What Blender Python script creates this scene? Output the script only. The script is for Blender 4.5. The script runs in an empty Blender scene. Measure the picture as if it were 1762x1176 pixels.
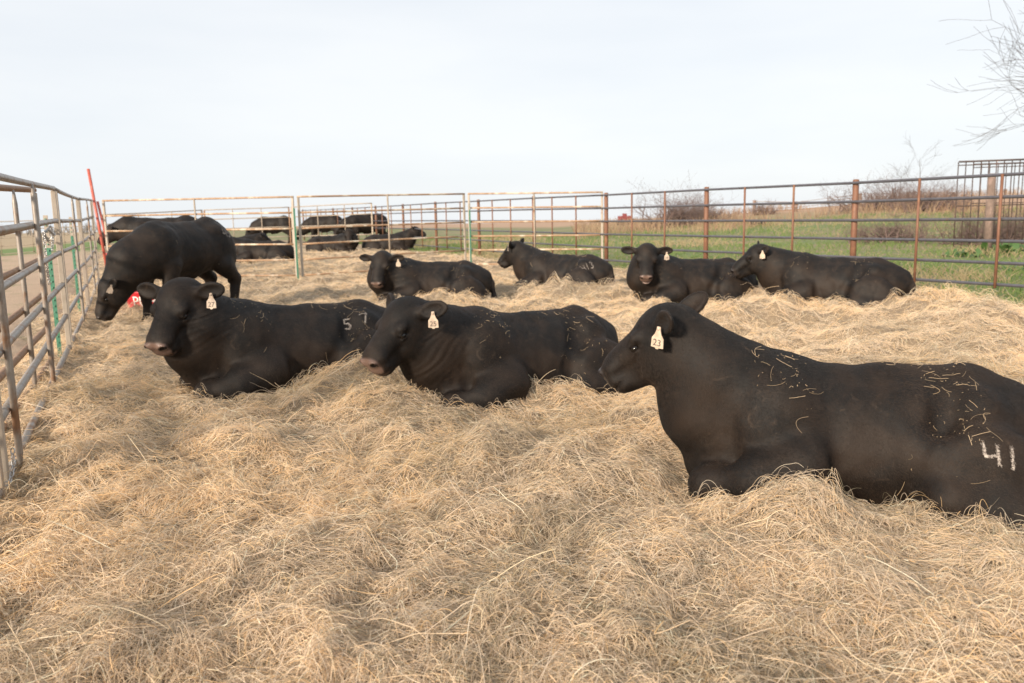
import bpy, math, random
import numpy as np
from mathutils import Vector, Matrix
from mathutils.bvhtree import BVHTree

random.seed(7)
rng = np.random.default_rng(11)
SC = bpy.context.scene
COL = SC.collection

# ------------------------------------------------------------------ camera, sky, sun, exposure
F = 1370.0                                   # focal length in pixels of a 1762 px wide frame
CAM = Vector((0, 0, 1.25))
PITCH, ROLL = 8.51, -1.2
cam_d = bpy.data.cameras.new('camera')
cam_d.sensor_width = 36; cam_d.lens = 28.0
cam_d.clip_start = 0.05; cam_d.clip_end = 3000
cam_d.dof.use_dof = True; cam_d.dof.focus_distance = 3.7; cam_d.dof.aperture_fstop = 3.4
cam = bpy.data.objects.new('camera', cam_d); COL.objects.link(cam)
MR = Matrix.Rotation(math.radians(90 - PITCH), 4, 'X') @ Matrix.Rotation(math.radians(ROLL), 4, 'Z')
cam.matrix_world = Matrix.Translation(CAM) @ MR
SC.camera = cam
SC.view_settings.view_transform = 'Standard'
SC.view_settings.look = 'None'
SC.view_settings.exposure = 0.47
SC.view_settings.gamma = 1.0

SUN_EL = math.radians(19); SUN_TRAVEL = Vector((0.55, 0.83, 0)).normalized()   # light travels right and away
sun_dir = Vector((-SUN_TRAVEL.x*math.cos(SUN_EL), -SUN_TRAVEL.y*math.cos(SUN_EL), math.sin(SUN_EL)))
sun_d = bpy.data.lights.new('sun', 'SUN'); sun_d.energy = 4.6; sun_d.angle = math.radians(8.0)
sun_d.color = (1.0, 0.85, 0.68)
sun = bpy.data.objects.new('sun', sun_d); COL.objects.link(sun)
sun.rotation_euler = sun_dir.to_track_quat('Z', 'Y').to_euler()

W = bpy.data.worlds.new('World'); SC.world = W; W.use_nodes = True
wn = W.node_tree; wn.nodes.clear()
def wnode(t, **k):
    n = wn.nodes.new(t)
    for a, b in k.items(): setattr(n, a, b)
    return n
w_out = wnode('ShaderNodeOutputWorld'); w_bg = wnode('ShaderNodeBackground')
w_bg.inputs['Strength'].default_value = 0.1
w_sky = wnode('ShaderNodeTexSky', sky_type='NISHITA', sun_disc=False)
w_sky.sun_elevation = SUN_EL
w_sky.sun_rotation = math.atan2(sun_dir.x, sun_dir.y)
w_tc = wnode('ShaderNodeTexCoord'); w_map = wnode('ShaderNodeMapping')
w_map.inputs['Scale'].default_value = (1.0, 1.0, 4.5)
w_noise = wnode('ShaderNodeTexNoise'); w_noise.inputs['Scale'].default_value = 1.6
w_noise.inputs['Detail'].default_value = 5; w_noise.inputs['Roughness'].default_value = 0.5
w_rmp = wnode('ShaderNodeValToRGB')                         # cloud brightness
w_rmp.color_ramp.elements[0].position = 0.32; w_rmp.color_ramp.elements[0].color = (6.15, 6.5, 6.95, 1)
w_rmp.color_ramp.elements[1].position = 0.68; w_rmp.color_ramp.elements[1].color = (7.2, 7.35, 7.5, 1)
w_mix = wnode('ShaderNodeMix', data_type='RGBA'); w_mix.inputs['Factor'].default_value = 0.9
L = wn.links.new
L(w_tc.outputs['Generated'], w_map.inputs['Vector']); L(w_map.outputs[0], w_noise.inputs['Vector'])
L(w_noise.outputs['Fac'], w_rmp.inputs['Fac'])
L(w_sky.outputs[0], w_mix.inputs['A']); L(w_rmp.outputs[0], w_mix.inputs['B'])
L(w_mix.outputs['Result'], w_bg.inputs['Color']); L(w_bg.outputs[0], w_out.inputs[0])

# ------------------------------------------------------------------ helpers: photo pixel -> world
R3 = MR.to_3x3()
def ray(px, py):
    d = R3 @ Vector(((px - 881)/F, -(py - 588)/F, -1.0))
    return d / d.y
def P(px, py, depth): return CAM + ray(px, py) * depth

def sstep(a, b, x):
    t = np.clip((np.asarray(x, dtype=float) - a)/(b - a), 0, 1)
    return t*t*(3 - 2*t)
_tab = np.random.default_rng(5).random((256, 256))
def vnoise(x, y):
    x = np.asarray(x, dtype=float); y = np.asarray(y, dtype=float)
    xi = np.floor(x).astype(int); yi = np.floor(y).astype(int)
    u = x - xi; v = y - yi
    u = u*u*(3 - 2*u); v = v*v*(3 - 2*v)
    a = _tab[xi & 255, yi & 255]; b = _tab[(xi+1) & 255, yi & 255]
    c = _tab[xi & 255, (yi+1) & 255]; d = _tab[(xi+1) & 255, (yi+1) & 255]
    return (a*(1-u) + b*u)*(1-v) + (c*(1-u) + d*u)*v
def fbm(x, y, o=4):
    s = 0; a = .5; t = 0
    for i in range(o):
        s = s + a*vnoise(x*2**i + 17.3*i, y*2**i + 9.1*i); t += a; a *= .5
    return s/t
def left_d(x, y): return (-0.71 - 0.469*y) - x              # metres left of the left fence line (positive outside)
def right_d(x, y): return x - (10.46 - 0.497*y)             # metres right of the right fence line
def terr(x, y):
    x = np.asarray(x, dtype=float); y = np.asarray(y, dtype=float)
    yy = np.clip(y, 0, None)
    base = 0.0132*75*np.tanh(yy/75)
    z = base*(1 - sstep(0.5, 10, left_d(x, y))*0.9)
    z = z + 0.12*sstep(1.5, 7.5, x)*(1 - sstep(14, 30, y))
    ratio = np.clip((x/np.maximum(yy, 8) - .05)/.47, 0, 1.05)
    z = z + 1.75*sstep(18, 62, y)*ratio
    z = z + 0.05*(fbm(x*.35, y*.35, 3) - .5)*sstep(0.2, 2.5, np.maximum(left_d(x, y), right_d(x, y)))
    return z
def straw_mask(x, y):
    n = (fbm(x*.8, y*.8, 3) - .5)*1.3
    a = 1 - sstep(-.1, .5, left_d(x, y) + n*.7 - .25)
    b = 1 - sstep(-.45, .15, right_d(x, y) + n + .1*sstep(10, 16, y))
    c = 1 - sstep(40, 46, y + 3*n)
    return a*b*c
MOUNDS = []                                                  # (x, y, radius, height)
def straw_h(x, y):
    x = np.asarray(x, dtype=float); y = np.asarray(y, dtype=float)
    wx = x + .25*(fbm(x*1.3, y*1.3, 2) - .5); wy = y + .25*(fbm(x*1.3 + 40, y*1.3, 2) - .5)
    h = -.02 + .17*(fbm(wx*1.25 + 3, wy*1.25 + 8, 3) - .42) + .06*(1 - np.abs(2*fbm(wx*2.6, wy*2.6, 2) - 1)) - .03
    h = h + .07*(fbm(wx*4.2, wy*4.2, 2) - .5) + .032*(sstep(.5, .75, fbm(x*6 + 60, y*6, 2)) - .3) + .006*(vnoise(x*17, y*17) - .5)
    for mx, my, r, a in MOUNDS:
        h = h + a*np.exp(-(((x-mx)**2 + (y-my)**2)/(r*r)))
    h = h*(1 + .45*sstep(4.5, 9, y))
    m = straw_mask(x, y)
    return terr(x, y) + h*m - .02*(1-m)
def G(px, py, straw=False):
    d = ray(px, py); t = 3.0
    lo, hi = .5, 400
    for _ in range(60):
        t = .5*(lo+hi); p = CAM + d*t
        if p.z > float(terr(p.x, p.y)): lo = t
        else: hi = t
    return CAM + d*lo

# ------------------------------------------------------------------ helpers: objects and materials
def tag(o, label=None, cat=None, group=None, kind=None):
    if label: o['label'] = label
    if cat: o['category'] = cat
    if group: o['group'] = group
    if kind: o['kind'] = kind
    return o
def empty(name, loc=(0, 0, 0), rz=0, **k):
    o = bpy.data.objects.new(name, None); COL.objects.link(o)
    o.empty_display_size = .2
    o.location = loc; o.rotation_euler = (0, 0, rz)
    return tag(o, **k)
def link_mesh(name, me, mat, parent=None, smooth=True, world=True):
    """links a mesh; with a parent the mesh is given in the parent's own coordinates"""
    if mat: me.materials.append(mat)
    if smooth: me.shade_smooth()
    o = bpy.data.objects.new(name, me); COL.objects.link(o)
    if parent: o.parent = parent
    return o
def np_mesh(name, v, f):
    me = bpy.data.meshes.new(name)
    v = np.asarray(v, dtype=np.float32); f = np.asarray(f, dtype=np.int32)
    n = f.shape[1]
    me.vertices.add(len(v)); me.vertices.foreach_set('co', v.ravel())
    me.loops.add(f.size); me.loops.foreach_set('vertex_index', f.ravel())
    me.polygons.add(len(f))
    me.polygons.foreach_set('loop_start', np.arange(0, f.size, n, dtype=np.int32))
    me.update(calc_edges=True); me.validate()
    return me
class MB:
    """collects tubes, boxes and polygons, then links them as ONE mesh"""
    def __init__(s): s.v = []; s.f = []
    def tube(s, pts, rad, n=8, cap=True):
        pts = [Vector(p) for p in pts]
        rad = rad if isinstance(rad, (list, tuple)) else [rad]*len(pts)
        base = len(s.v); ref = None
        for i, p in enumerate(pts):
            t = (pts[min(i+1, len(pts)-1)] - pts[max(i-1, 0)]).normalized()
            if ref is None:
                ref = Vector((0, 0, 1)) if abs(t.z) < .9 else Vector((1, 0, 0))
            a = (ref - t*ref.dot(t)).normalized(); ref = a; b = t.cross(a)
            for k in range(n):
                an = 2*math.pi*k/n
                s.v.append(p + (a*math.cos(an) + b*math.sin(an))*rad[i])
        for i in range(len(pts)-1):
            for k in range(n):
                a0 = base + i*n + k; a1 = base + i*n + (k+1) % n
                s.f.append((a0, a1, a1+n, a0+n))
        if cap:
            s.f.append(tuple(base + k for k in reversed(range(n))))
            e = base + (len(pts)-1)*n
            s.f.append(tuple(e + k for k in range(n)))
        return s
    def bar(s, a, b, wx, wy, side=None):
        """rectangular bar from a to b; wx along `side`, wy across"""
        a = Vector(a); b = Vector(b); t = (b-a).normalized()
        u = Vector(side) if side is not None else Vector((1, 0, 0))
        u = (u - t*u.dot(t)).normalized(); w = t.cross(u)
        base = len(s.v)
        for p in (a, b):
            for i, j in ((-1, -1), (1, -1), (1, 1), (-1, 1)):
                s.v.append(p + u*i*wx/2 + w*j*wy/2)
        o = base
        s.f += [(o, o+3, o+2, o+1), (o+4, o+5, o+6, o+7)]
        for k in range(4): s.f.append((o+k, o+(k+1) % 4, o+4+(k+1) % 4, o+4+k))
        return s
    def build(s, name, mat, parent=None, smooth=True, bevel=0):
        inv = parent.matrix_local.inverted() if (parent and parent.parent is None and False) else None
        me = bpy.data.meshes.new(name)
        me.from_pydata([tuple(v) for v in s.v], [], s.f); me.update()
        o = link_mesh(name, me, mat, parent, smooth)
        if bevel:
            m = o.modifiers.new('bevel', 'BEVEL'); m.width = bevel; m.segments = 2
        return o

class Mat:
    """tiny node-material builder"""
    def __init__(s, name):
        s.m = bpy.data.materials.new(name); s.m.use_nodes = True
        s.t = s.m.node_tree; s.p = s.t.nodes['Principled BSDF']; s.out = s.t.nodes['Material Output']
    def n(s, typ, **k):
        nd = s.t.nodes.new(typ)
        for a, b in k.items():
            if a.startswith('i_'):
                key = a[2:].replace('_', ' ')
                nd.inputs[key].default_value = b
            else: setattr(nd, a, b)
        return nd
    def l(s, a, b): s.t.links.new(a, b)
    def coord(s, scale=(1, 1, 1), which='Object'):
        tc = s.n('ShaderNodeTexCoord'); mp = s.n('ShaderNodeMapping'); mp.inputs['Scale'].default_value = scale
        s.l(tc.outputs[which], mp.inputs[0]); return mp.outputs[0]
    def noise(s, vec, scale, detail=4, rough=.55, dist=0):
        nd = s.n('ShaderNodeTexNoise'); nd.inputs['Scale'].default_value = scale; nd.inputs['Detail'].default_value = detail
        nd.inputs['Roughness'].default_value = rough; nd.inputs['Distortion'].default_value = dist
        if vec is not None: s.l(vec, nd.inputs['Vector'])
        return nd.outputs['Fac']
    def ramp(s, fac, stops):
        nd = s.n('ShaderNodeValToRGB'); e = nd.color_ramp.elements
        while len(e) < len(stops): e.new(.5)
        for i, (p, c) in enumerate(stops):
            e[i].position = p; e[i].color = (*c, 1) if len(c) == 3 else c
        s.l(fac, nd.inputs['Fac']); return nd.outputs['Color']
    def mix(s, fac, a, b):
        nd = s.n('ShaderNodeMix', data_type='RGBA')
        if isinstance(fac, (int, float)): nd.inputs['Factor'].default_value = fac
        else: s.l(fac, nd.inputs['Factor'])
        for key, x in (('A', a), ('B', b)):
            if isinstance(x, tuple): nd.inputs[key].default_value = (*x, 1)
            else: s.l(x, nd.inputs[key])
        return nd.outputs['Result']
    def math(s, op, a, b=None):
        nd = s.n('ShaderNodeMath', operation=op)
        for i, x in enumerate((a, b)):
            if x is None: continue
            if isinstance(x, (int, float)): nd.inputs[i].default_value = x
            else: s.l(x, nd.inputs[i])
        return nd.outputs[0]
    def base(s, c):
        if isinstance(c, tuple): s.p.inputs['Base Color'].default_value = (*c, 1)
        else: s.l(c, s.p.inputs['Base Color'])
        return s
    def rough(s, r):
        if isinstance(r, (int, float)): s.p.inputs['Roughness'].default_value = r
        else: s.l(r, s.p.inputs['Roughness'])
        return s
    def bump(s, h, strength=.3, dist=.01):
        b = s.n('ShaderNodeBump'); b.inputs['Strength'].default_value = strength; b.inputs['Distance'].default_value = dist
        s.l(h, b.inputs['Height']); s.l(b.outputs[0], s.p.inputs['Normal']); return s

def metal_paint(name, c1, c2, c3, rough=.45, metallic=0.0, scale=9, bal=.5):
    """weathered pipe: main colour, second tone and rust patches"""
    m = Mat(name); co = m.coord((1, 1, .6))
    a = m.noise(co, scale, 6, .65); b = m.noise(co, scale*3.1, 5, .7)
    c = m.mix(m.ramp(b, [(.35, (0, 0, 0)), (.65, (1, 1, 1))]), c1, c2)
    c = m.mix(m.ramp(a, [(bal, (0, 0, 0)), (bal+.12, (1, 1, 1))]), c, c3)
    m.base(c).rough(rough); m.p.inputs['Metallic'].default_value = metallic
    m.bump(b, .25, .002)
    return m.m
M = {}
M['pipe_grey'] = metal_paint('worn_grey_pipe', (.33, .305, .275), (.24, .20, .165), (.22, .12, .065), .42, .2, 7, .52)
M['pipe_rust'] = metal_paint('rusty_pipe', (.30, .17, .09), (.20, .11, .06), (.36, .24, .15), .55, .1, 6, .55)
M['pipe_orange'] = metal_paint('orange_rust_pipe', (.40, .26, .155), (.30, .17, .09), (.62, .54, .42), .5, .0, 4, .50)
M['post_white'] = metal_paint('chipped_white_post', (.42, .365, .30), (.34, .29, .235), (.25, .14, .08), .5, 0, 7, .62)
M['post_tan'] = metal_paint('dull_tan_post', (.42, .35, .27), (.30, .24, .18), (.25, .14, .08), .5, 0.1, 7, .6)
M['post_rust'] = metal_paint('rust_red_post', (.215, .10, .058), (.16, .075, .045), (.27, .14, .075), .6, 0, 5, .55)
M['rail_blue'] = metal_paint('blue_grey_rail', (.13, .13, .15), (.10, .095, .105), (.15, .08, .05), .38, .35, 5, .66)
M['green_post'] = metal_paint('green_steel_post', (.06, .22, .14), (.05, .17, .11), (.16, .25, .2), .5, 0, 9, .66)
M['red_paint'] = metal_paint('faded_red_paint', (.52, .12, .08), (.42, .09, .065), (.56, .22, .16), .5, 0, 9, .6)
M['red_dull'] = metal_paint('dull_red_paint', (.26, .06, .06), (.2, .05, .05), (.22, .1, .07), .6, 0, 3, .55)
M['chain'] = metal_paint('bright_chain', (.55, .55, .55), (.4, .4, .4), (.3, .25, .2), .35, .8, 20, .65)
M['rod_brown'] = metal_paint('dark_rusty_rod', (.085, .055, .045), (.06, .045, .04), (.14, .08, .06), .6, .1, 6, .55)
M['wood_post'] = metal_paint('grey_wood_post', (.22, .16, .13), (.15, .11, .09), (.28, .2, .17), .9, 0, 5, .5)
M['white_plastic'] = Mat('white_plastic').base((.8, .76, .72)).rough(.4).m
M['tag'] = (lambda m: m.base(m.ramp(m.noise(m.coord(), 30, 4), [(.3, (.42, .32, .24)), (.7, (.62, .51, .40))])).rough(.42).m)(Mat('cream_ear_tag'))
M['ink'] = Mat('dark_ink').base((.11, .085, .075)).rough(.6).m
M['tub_red'] = Mat('red_tub_plastic').base((.62, .035, .05)).rough(.4).m
M['lettering'] = Mat('white_lettering').base((.82, .78, .75)).rough(.5).m
M['brand'] = (lambda m: m.base(m.ramp(m.noise(m.coord(), 90, 3), [(.3, (.16, .13, .115)), (.65, (.50, .45, .40))])).rough(.8).m)(Mat('frosted_brand_hair'))
M['lip'] = Mat('pale_lip').base((.36, .27, .24)).rough(.4).m
M['rubber'] = Mat('black_rubber').base((.02, .02, .022)).rough(.7).m
M['eye'] = Mat('wet_dark_eye').base((.008, .006, .005)).rough(.08).m

# hide: black coat with brown cast, pink-brown muzzle where the 'muzzle' attribute says so
def hide_material(name, noseA, noseB):
    m = Mat(name)
    co = m.coord((1, 1, 1)); big = m.noise(co, 2.6, 5, .62, .6); mid = m.noise(co, 9, 5, .65, .8)
    hair = m.noise(m.coord((55, 150, 34)), 2.2, 4, .65, .5)      # short coat, combed down and back
    c = m.mix(m.ramp(big, [(.42, (0, 0, 0)), (.66, (1, 1, 1))]), (.0042, .0032, .0028), (.020, .0122, .0076))
    c = m.mix(m.ramp(m.math('MULTIPLY', hair, mid), [(.22, (0, 0, 0)), (.42, (.8, .8, .8))]), c, (.026, .0165, .011))
    dust = m.ramp(m.noise(m.coord((1.3, 1, 1.6)), 5.5, 6, .72, 1.2), [(.60, (0, 0, 0)), (.74, (.75, .75, .75))])
    c = m.mix(dust, c, (.062, .043, .030))                       # dried mud and dust
    at = m.n('ShaderNodeAttribute', attribute_name='muzzle')
    nz = m.mix(m.noise(co, 40, 4), noseA, noseB)
    c = m.mix(at.outputs['Fac'], c, nz)
    at2 = m.n('ShaderNodeAttribute', attribute_name='nostril'); c = m.mix(at2.outputs['Fac'], c, (.008, .006, .006))
    m.base(c)
    rr = m.math('ADD', m.math('MULTIPLY', hair, .25), .52)
    mx = m.n('ShaderNodeMix', data_type='FLOAT'); m.l(at.outputs['Fac'], mx.inputs['Factor']); m.l(rr, mx.inputs['A']); mx.inputs['B'].default_value = .24
    m.l(mx.outputs['Result'], m.p.inputs['Roughness'])
    m.p.inputs['Specular IOR Level'].default_value = .30
    hgt = m.math('ADD', m.math('MULTIPLY', hair, .55), m.math('MULTIPLY', mid, .5))
    m.bump(hgt, .32, .012)
    return m.m
M['hide_pink'] = hide_material('black_hide_pink_muzzle', (.19, .125, .10), (.11, .07, .056))
M['hide_dark'] = hide_material('black_hide_dark_muzzle', (.035, .03, .03), (.05, .042, .04))

# ------------------------------------------------------------------ ground sheets
def grid_mesh(name, xs, ys, zf):
    X, Y = np.meshgrid(xs, ys, indexing='ij'); Z = zf(X, Y)
    v = np.stack([X, Y, Z], -1).reshape(-1, 3)
    nx, ny = len(xs), len(ys)
    i, j = np.meshgrid(np.arange(nx-1), np.arange(ny-1), indexing='ij')
    a = (i*ny + j).ravel()
    return np_mesh(name, v, np.stack([a, a+ny, a+ny+1, a+1], -1))
def field_z(x, y):
    m = sstep(.05, .6, straw_mask(x, y))
    return terr(x, y) - .12*m
def warp(a, b, n, p):
    t = np.linspace(-1, 1, n); s = np.sign(t)*np.abs(t)**p
    return np.where(s < 0, -s*a, s*b)
gx = np.unique(np.concatenate([np.linspace(-16, 16, 161), warp(-900, 900, 161, 2.6)]))
gy = np.unique(np.concatenate([np.linspace(-8, 50, 233), np.linspace(0, 1, 60)**2.5*1500 + 50]))
fm = Mat('field_ground')
co = fm.coord(); geo = fm.n('ShaderNodeNewGeometry'); sep = fm.n('ShaderNodeSeparateXYZ'); fm.l(geo.outputs['Position'], sep.inputs[0])
n1 = fm.noise(co, .35, 6, .6); n2 = fm.noise(co, 2.2, 6, .65); n3 = fm.noise(co, 14, 4, .7)
green = fm.mix(n3, (.085, .135, .036), (.185, .225, .08))
dry = fm.mix(n3, (.32, .25, .15), (.20, .15, .085))
gmix = fm.mix(fm.ramp(fm.math('ADD', fm.math('MULTIPLY', n1, .5), fm.math('MULTIPLY', n2, .5)), [(.44, (0, 0, 0)), (.56, (1, 1, 1))]), green, dry)
dirt = fm.mix(n2, (.36, .25, .17), (.46, .34, .235))
dirt = fm.mix(fm.ramp(fm.noise(co, .9, 6, .7), [(.55, (0, 0, 0)), (.66, (.75, .75, .75))]), dirt, (.13, .15, .05))
# left side: dirt near, a green strip 38-52 m out, tan pasture beyond
ly = fm.math('ADD', sep.outputs['Y'], fm.math('MULTIPLY', n1, 14))
strip = fm.ramp(fm.math('MULTIPLY', ly, 1/100), [(.40, (0, 0, 0)), (.44, (1, 1, 1)), (.60, (1, 1, 1)), (.66, (0, 0, 0))])
far = fm.ramp(fm.math('MULTIPLY', ly, 1/100), [(.58, (0, 0, 0)), (.68, (1, 1, 1))])
left = fm.mix(strip, dirt, (.13, .19, .05)); left = fm.mix(far, left, (.36, .27, .165))
side = fm.math('ADD', sep.outputs['X'], fm.math('MULTIPLY', sep.outputs['Y'], .469))        # >-.7 : right of the left fence
sidef = fm.ramp(fm.math('ADD', fm.math('MULTIPLY', side, .05), .5), [(.46, (0, 0, 0)), (.50, (1, 1, 1))])
allc = fm.mix(sidef, left, gmix)
# straw colour below the bedding edge, tan far hilltop on the right
farR = fm.ramp(fm.math('MULTIPLY', fm.math('ADD', fm.math('MULTIPLY', sep.outputs['Y'], .6), sep.outputs['X']), 1/100), [(.41, (0, 0, 0)), (.50, (1, 1, 1))])
allc = fm.mix(fm.math('MULTIPLY', farR, sidef), allc, (.40, .26, .17))
fm.base(allc).rough(.95); fm.bump(n3, .6, .05)
field = link_mesh('ground', grid_mesh('ground', gx, gy, field_z), fm.m); tag(field, kind='structure')

# ------------------------------------------------------------------ bull builder (signed distance field -> one continuous mesh)
class SDF:
    def __init__(s, lo, hi, res):
        s.lo = np.array(lo, dtype=np.float32); s.res = res
        s.n = np.ceil((np.array(hi) - np.array(lo))/res).astype(int) + 1
        s.F = np.full(s.n, .5, dtype=np.float32)
        s.ax = [s.lo[i] + res*np.arange(s.n[i], dtype=np.float32) for i in range(3)]
    def _box(s, lo, hi, m):
        a = np.clip(np.floor((np.array(lo) - m - s.lo)/s.res).astype(int), 0, s.n - 1)
        b = np.clip(np.ceil((np.array(hi) + m - s.lo)/s.res).astype(int) + 1, a + 1, s.n)
        sl = tuple(slice(int(a[i]), int(b[i])) for i in range(3))
        return sl, s.ax[0][sl[0]][:, None, None], s.ax[1][sl[1]][None, :, None], s.ax[2][sl[2]][None, None, :]
    def _apply(s, sl, d, k, op):
        a = s.F[sl]
        if op == 'add':
            h = np.clip(.5 + .5*(a - d)/k, 0, 1); s.F[sl] = a + (d - a)*h - k*h*(1 - h)
        else:                                                # carve
            d = -d; h = np.clip(.5 - .5*(a - d)/k, 0, 1); s.F[sl] = a + (d - a)*h + k*h*(1 - h)
    def cone(s, a, b, ra, rb, k=.05, op='add', ysq=1.0):
        a = np.array(a, dtype=np.float32); b = np.array(b, dtype=np.float32); r = max(ra, rb)
        sl, x, y, z = s._box(np.minimum(a, b) - r, np.maximum(a, b) + r, k + .05)
        ab = b - a; L2 = max(float(ab @ ab), 1e-9)
        t = np.clip(((x-a[0])*ab[0] + (y-a[1])*ab[1] + (z-a[2])*ab[2])/L2, 0, 1)
        d = np.sqrt((x-a[0]-t*ab[0])**2 + ((y-a[1]-t*ab[1])*ysq)**2 + (z-a[2]-t*ab[2])**2) - (ra + t*(rb-ra))
        s._apply(sl, d, k, op)
    def chain(s, pts, rad, k=.05, op='add', ysq=1.0):
        for i in range(len(pts)-1): s.cone(pts[i], pts[i+1], rad[i], rad[i+1], k, op, ysq)
    def ell(s, c, r, R=None, k=.05, op='add'):
        c = np.array(c, dtype=np.float32); r = np.array(r, dtype=np.float32)
        if R is None: ext = r; R = np.eye(3)
        else: R = np.array(R, dtype=np.float32); ext = np.sqrt(((R*r)**2).sum(1))
        sl, x, y, z = s._box(c - ext, c + ext, k + .05)
        x = x - c[0]; y = y - c[1]; z = z - c[2]
        q = [(x*R[0, i] + y*R[1, i] + z*R[2, i])/r[i] for i in range(3)]
        k0 = np.sqrt(q[0]**2 + q[1]**2 + q[2]**2); k1 = np.sqrt((q[0]/r[0])**2 + (q[1]/r[1])**2 + (q[2]/r[2])**2)
        d = k0*(k0 - 1)/np.maximum(k1, 1e-6)
        d = np.where(k0 < 1e-4, -float(r.min()), d)
        s._apply(sl, d.astype(np.float32), k, op)
    def mesh(s):
        Fd = s.F; ins = Fd < 0
        n = np.array(Fd.shape)
        cnt = np.zeros(n - 1, dtype=np.int8)
        for i in (0, 1):
            for j in (0, 1):
                for k in (0, 1):
                    cnt += ins[i:n[0]-1+i, j:n[1]-1+j, k:n[2]-1+k]
        act = (cnt > 0) & (cnt < 8)
        ids = np.full(act.shape, -1, dtype=np.int64); C = np.argwhere(act); ids[act] = np.arange(len(C))
        acc = np.zeros((len(C), 3), dtype=np.float64); num = np.zeros(len(C))
        corners = [(i, j, k) for i in (0, 1) for j in (0, 1) for k in (0, 1)]
        val = {c: Fd[C[:, 0]+c[0], C[:, 1]+c[1], C[:, 2]+c[2]] for c in corners}
        for c in corners:
            for ax in range(3):
                if c[ax]: continue
                e = list(c); e[ax] = 1; e = tuple(e)
                v0, v1 = val[c], val[e]; cr = (v0 < 0) != (v1 < 0)
                t = np.where(cr, v0/np.where(cr, v0 - v1, 1), 0)
                for q in range(3):
                    acc[:, q] += np.where(cr, c[q] + (t if q == ax else 0), 0)
                num += cr
        V = (C + acc/num[:, None])*s.res + s.lo
        faces = []
        for ax in range(3):
            a, b = [(1, 2), (2, 0), (0, 1)][ax]
            lo = [slice(1, n[i]-1) for i in range(3)]; lo[ax] = slice(0, n[ax]-1)
            hi = list(lo); hi[ax] = slice(1, n[ax])
            i0 = ins[tuple(lo)]; i1 = ins[tuple(hi)]
            for flip, cond in ((False, i0 & ~i1), (True, ~i0 & i1)):
                E = np.argwhere(cond)
                if not len(E): continue
                off = np.array([1, 1, 1]); off[ax] = 0; E = E + off
                def cell(da, db):
                    q = E.copy(); q[:, a] += da; q[:, b] += db; return ids[q[:, 0], q[:, 1], q[:, 2]]
                q = np.stack([cell(-1, -1), cell(0, -1), cell(0, 0), cell(-1, 0)], 1)
                faces.append(q[:, ::-1] if flip else q)
        return V, np.concatenate(faces)

def frame(yaw, pitch, roll=0):
    """head axes in body space: columns are face direction, animal's left, crown direction"""
    y, p = math.radians(yaw), math.radians(pitch)
    fx = Vector((math.cos(p)*math.cos(y), math.cos(p)*math.sin(y), -math.sin(p)))
    up = Vector((math.sin(p)*math.cos(y), math.sin(p)*math.sin(y), math.cos(p)))
    lf = up.cross(fx)
    R = Matrix((fx, lf, up)).transposed()
    return R @ Matrix.Rotation(math.radians(roll), 3, 'X')

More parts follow.
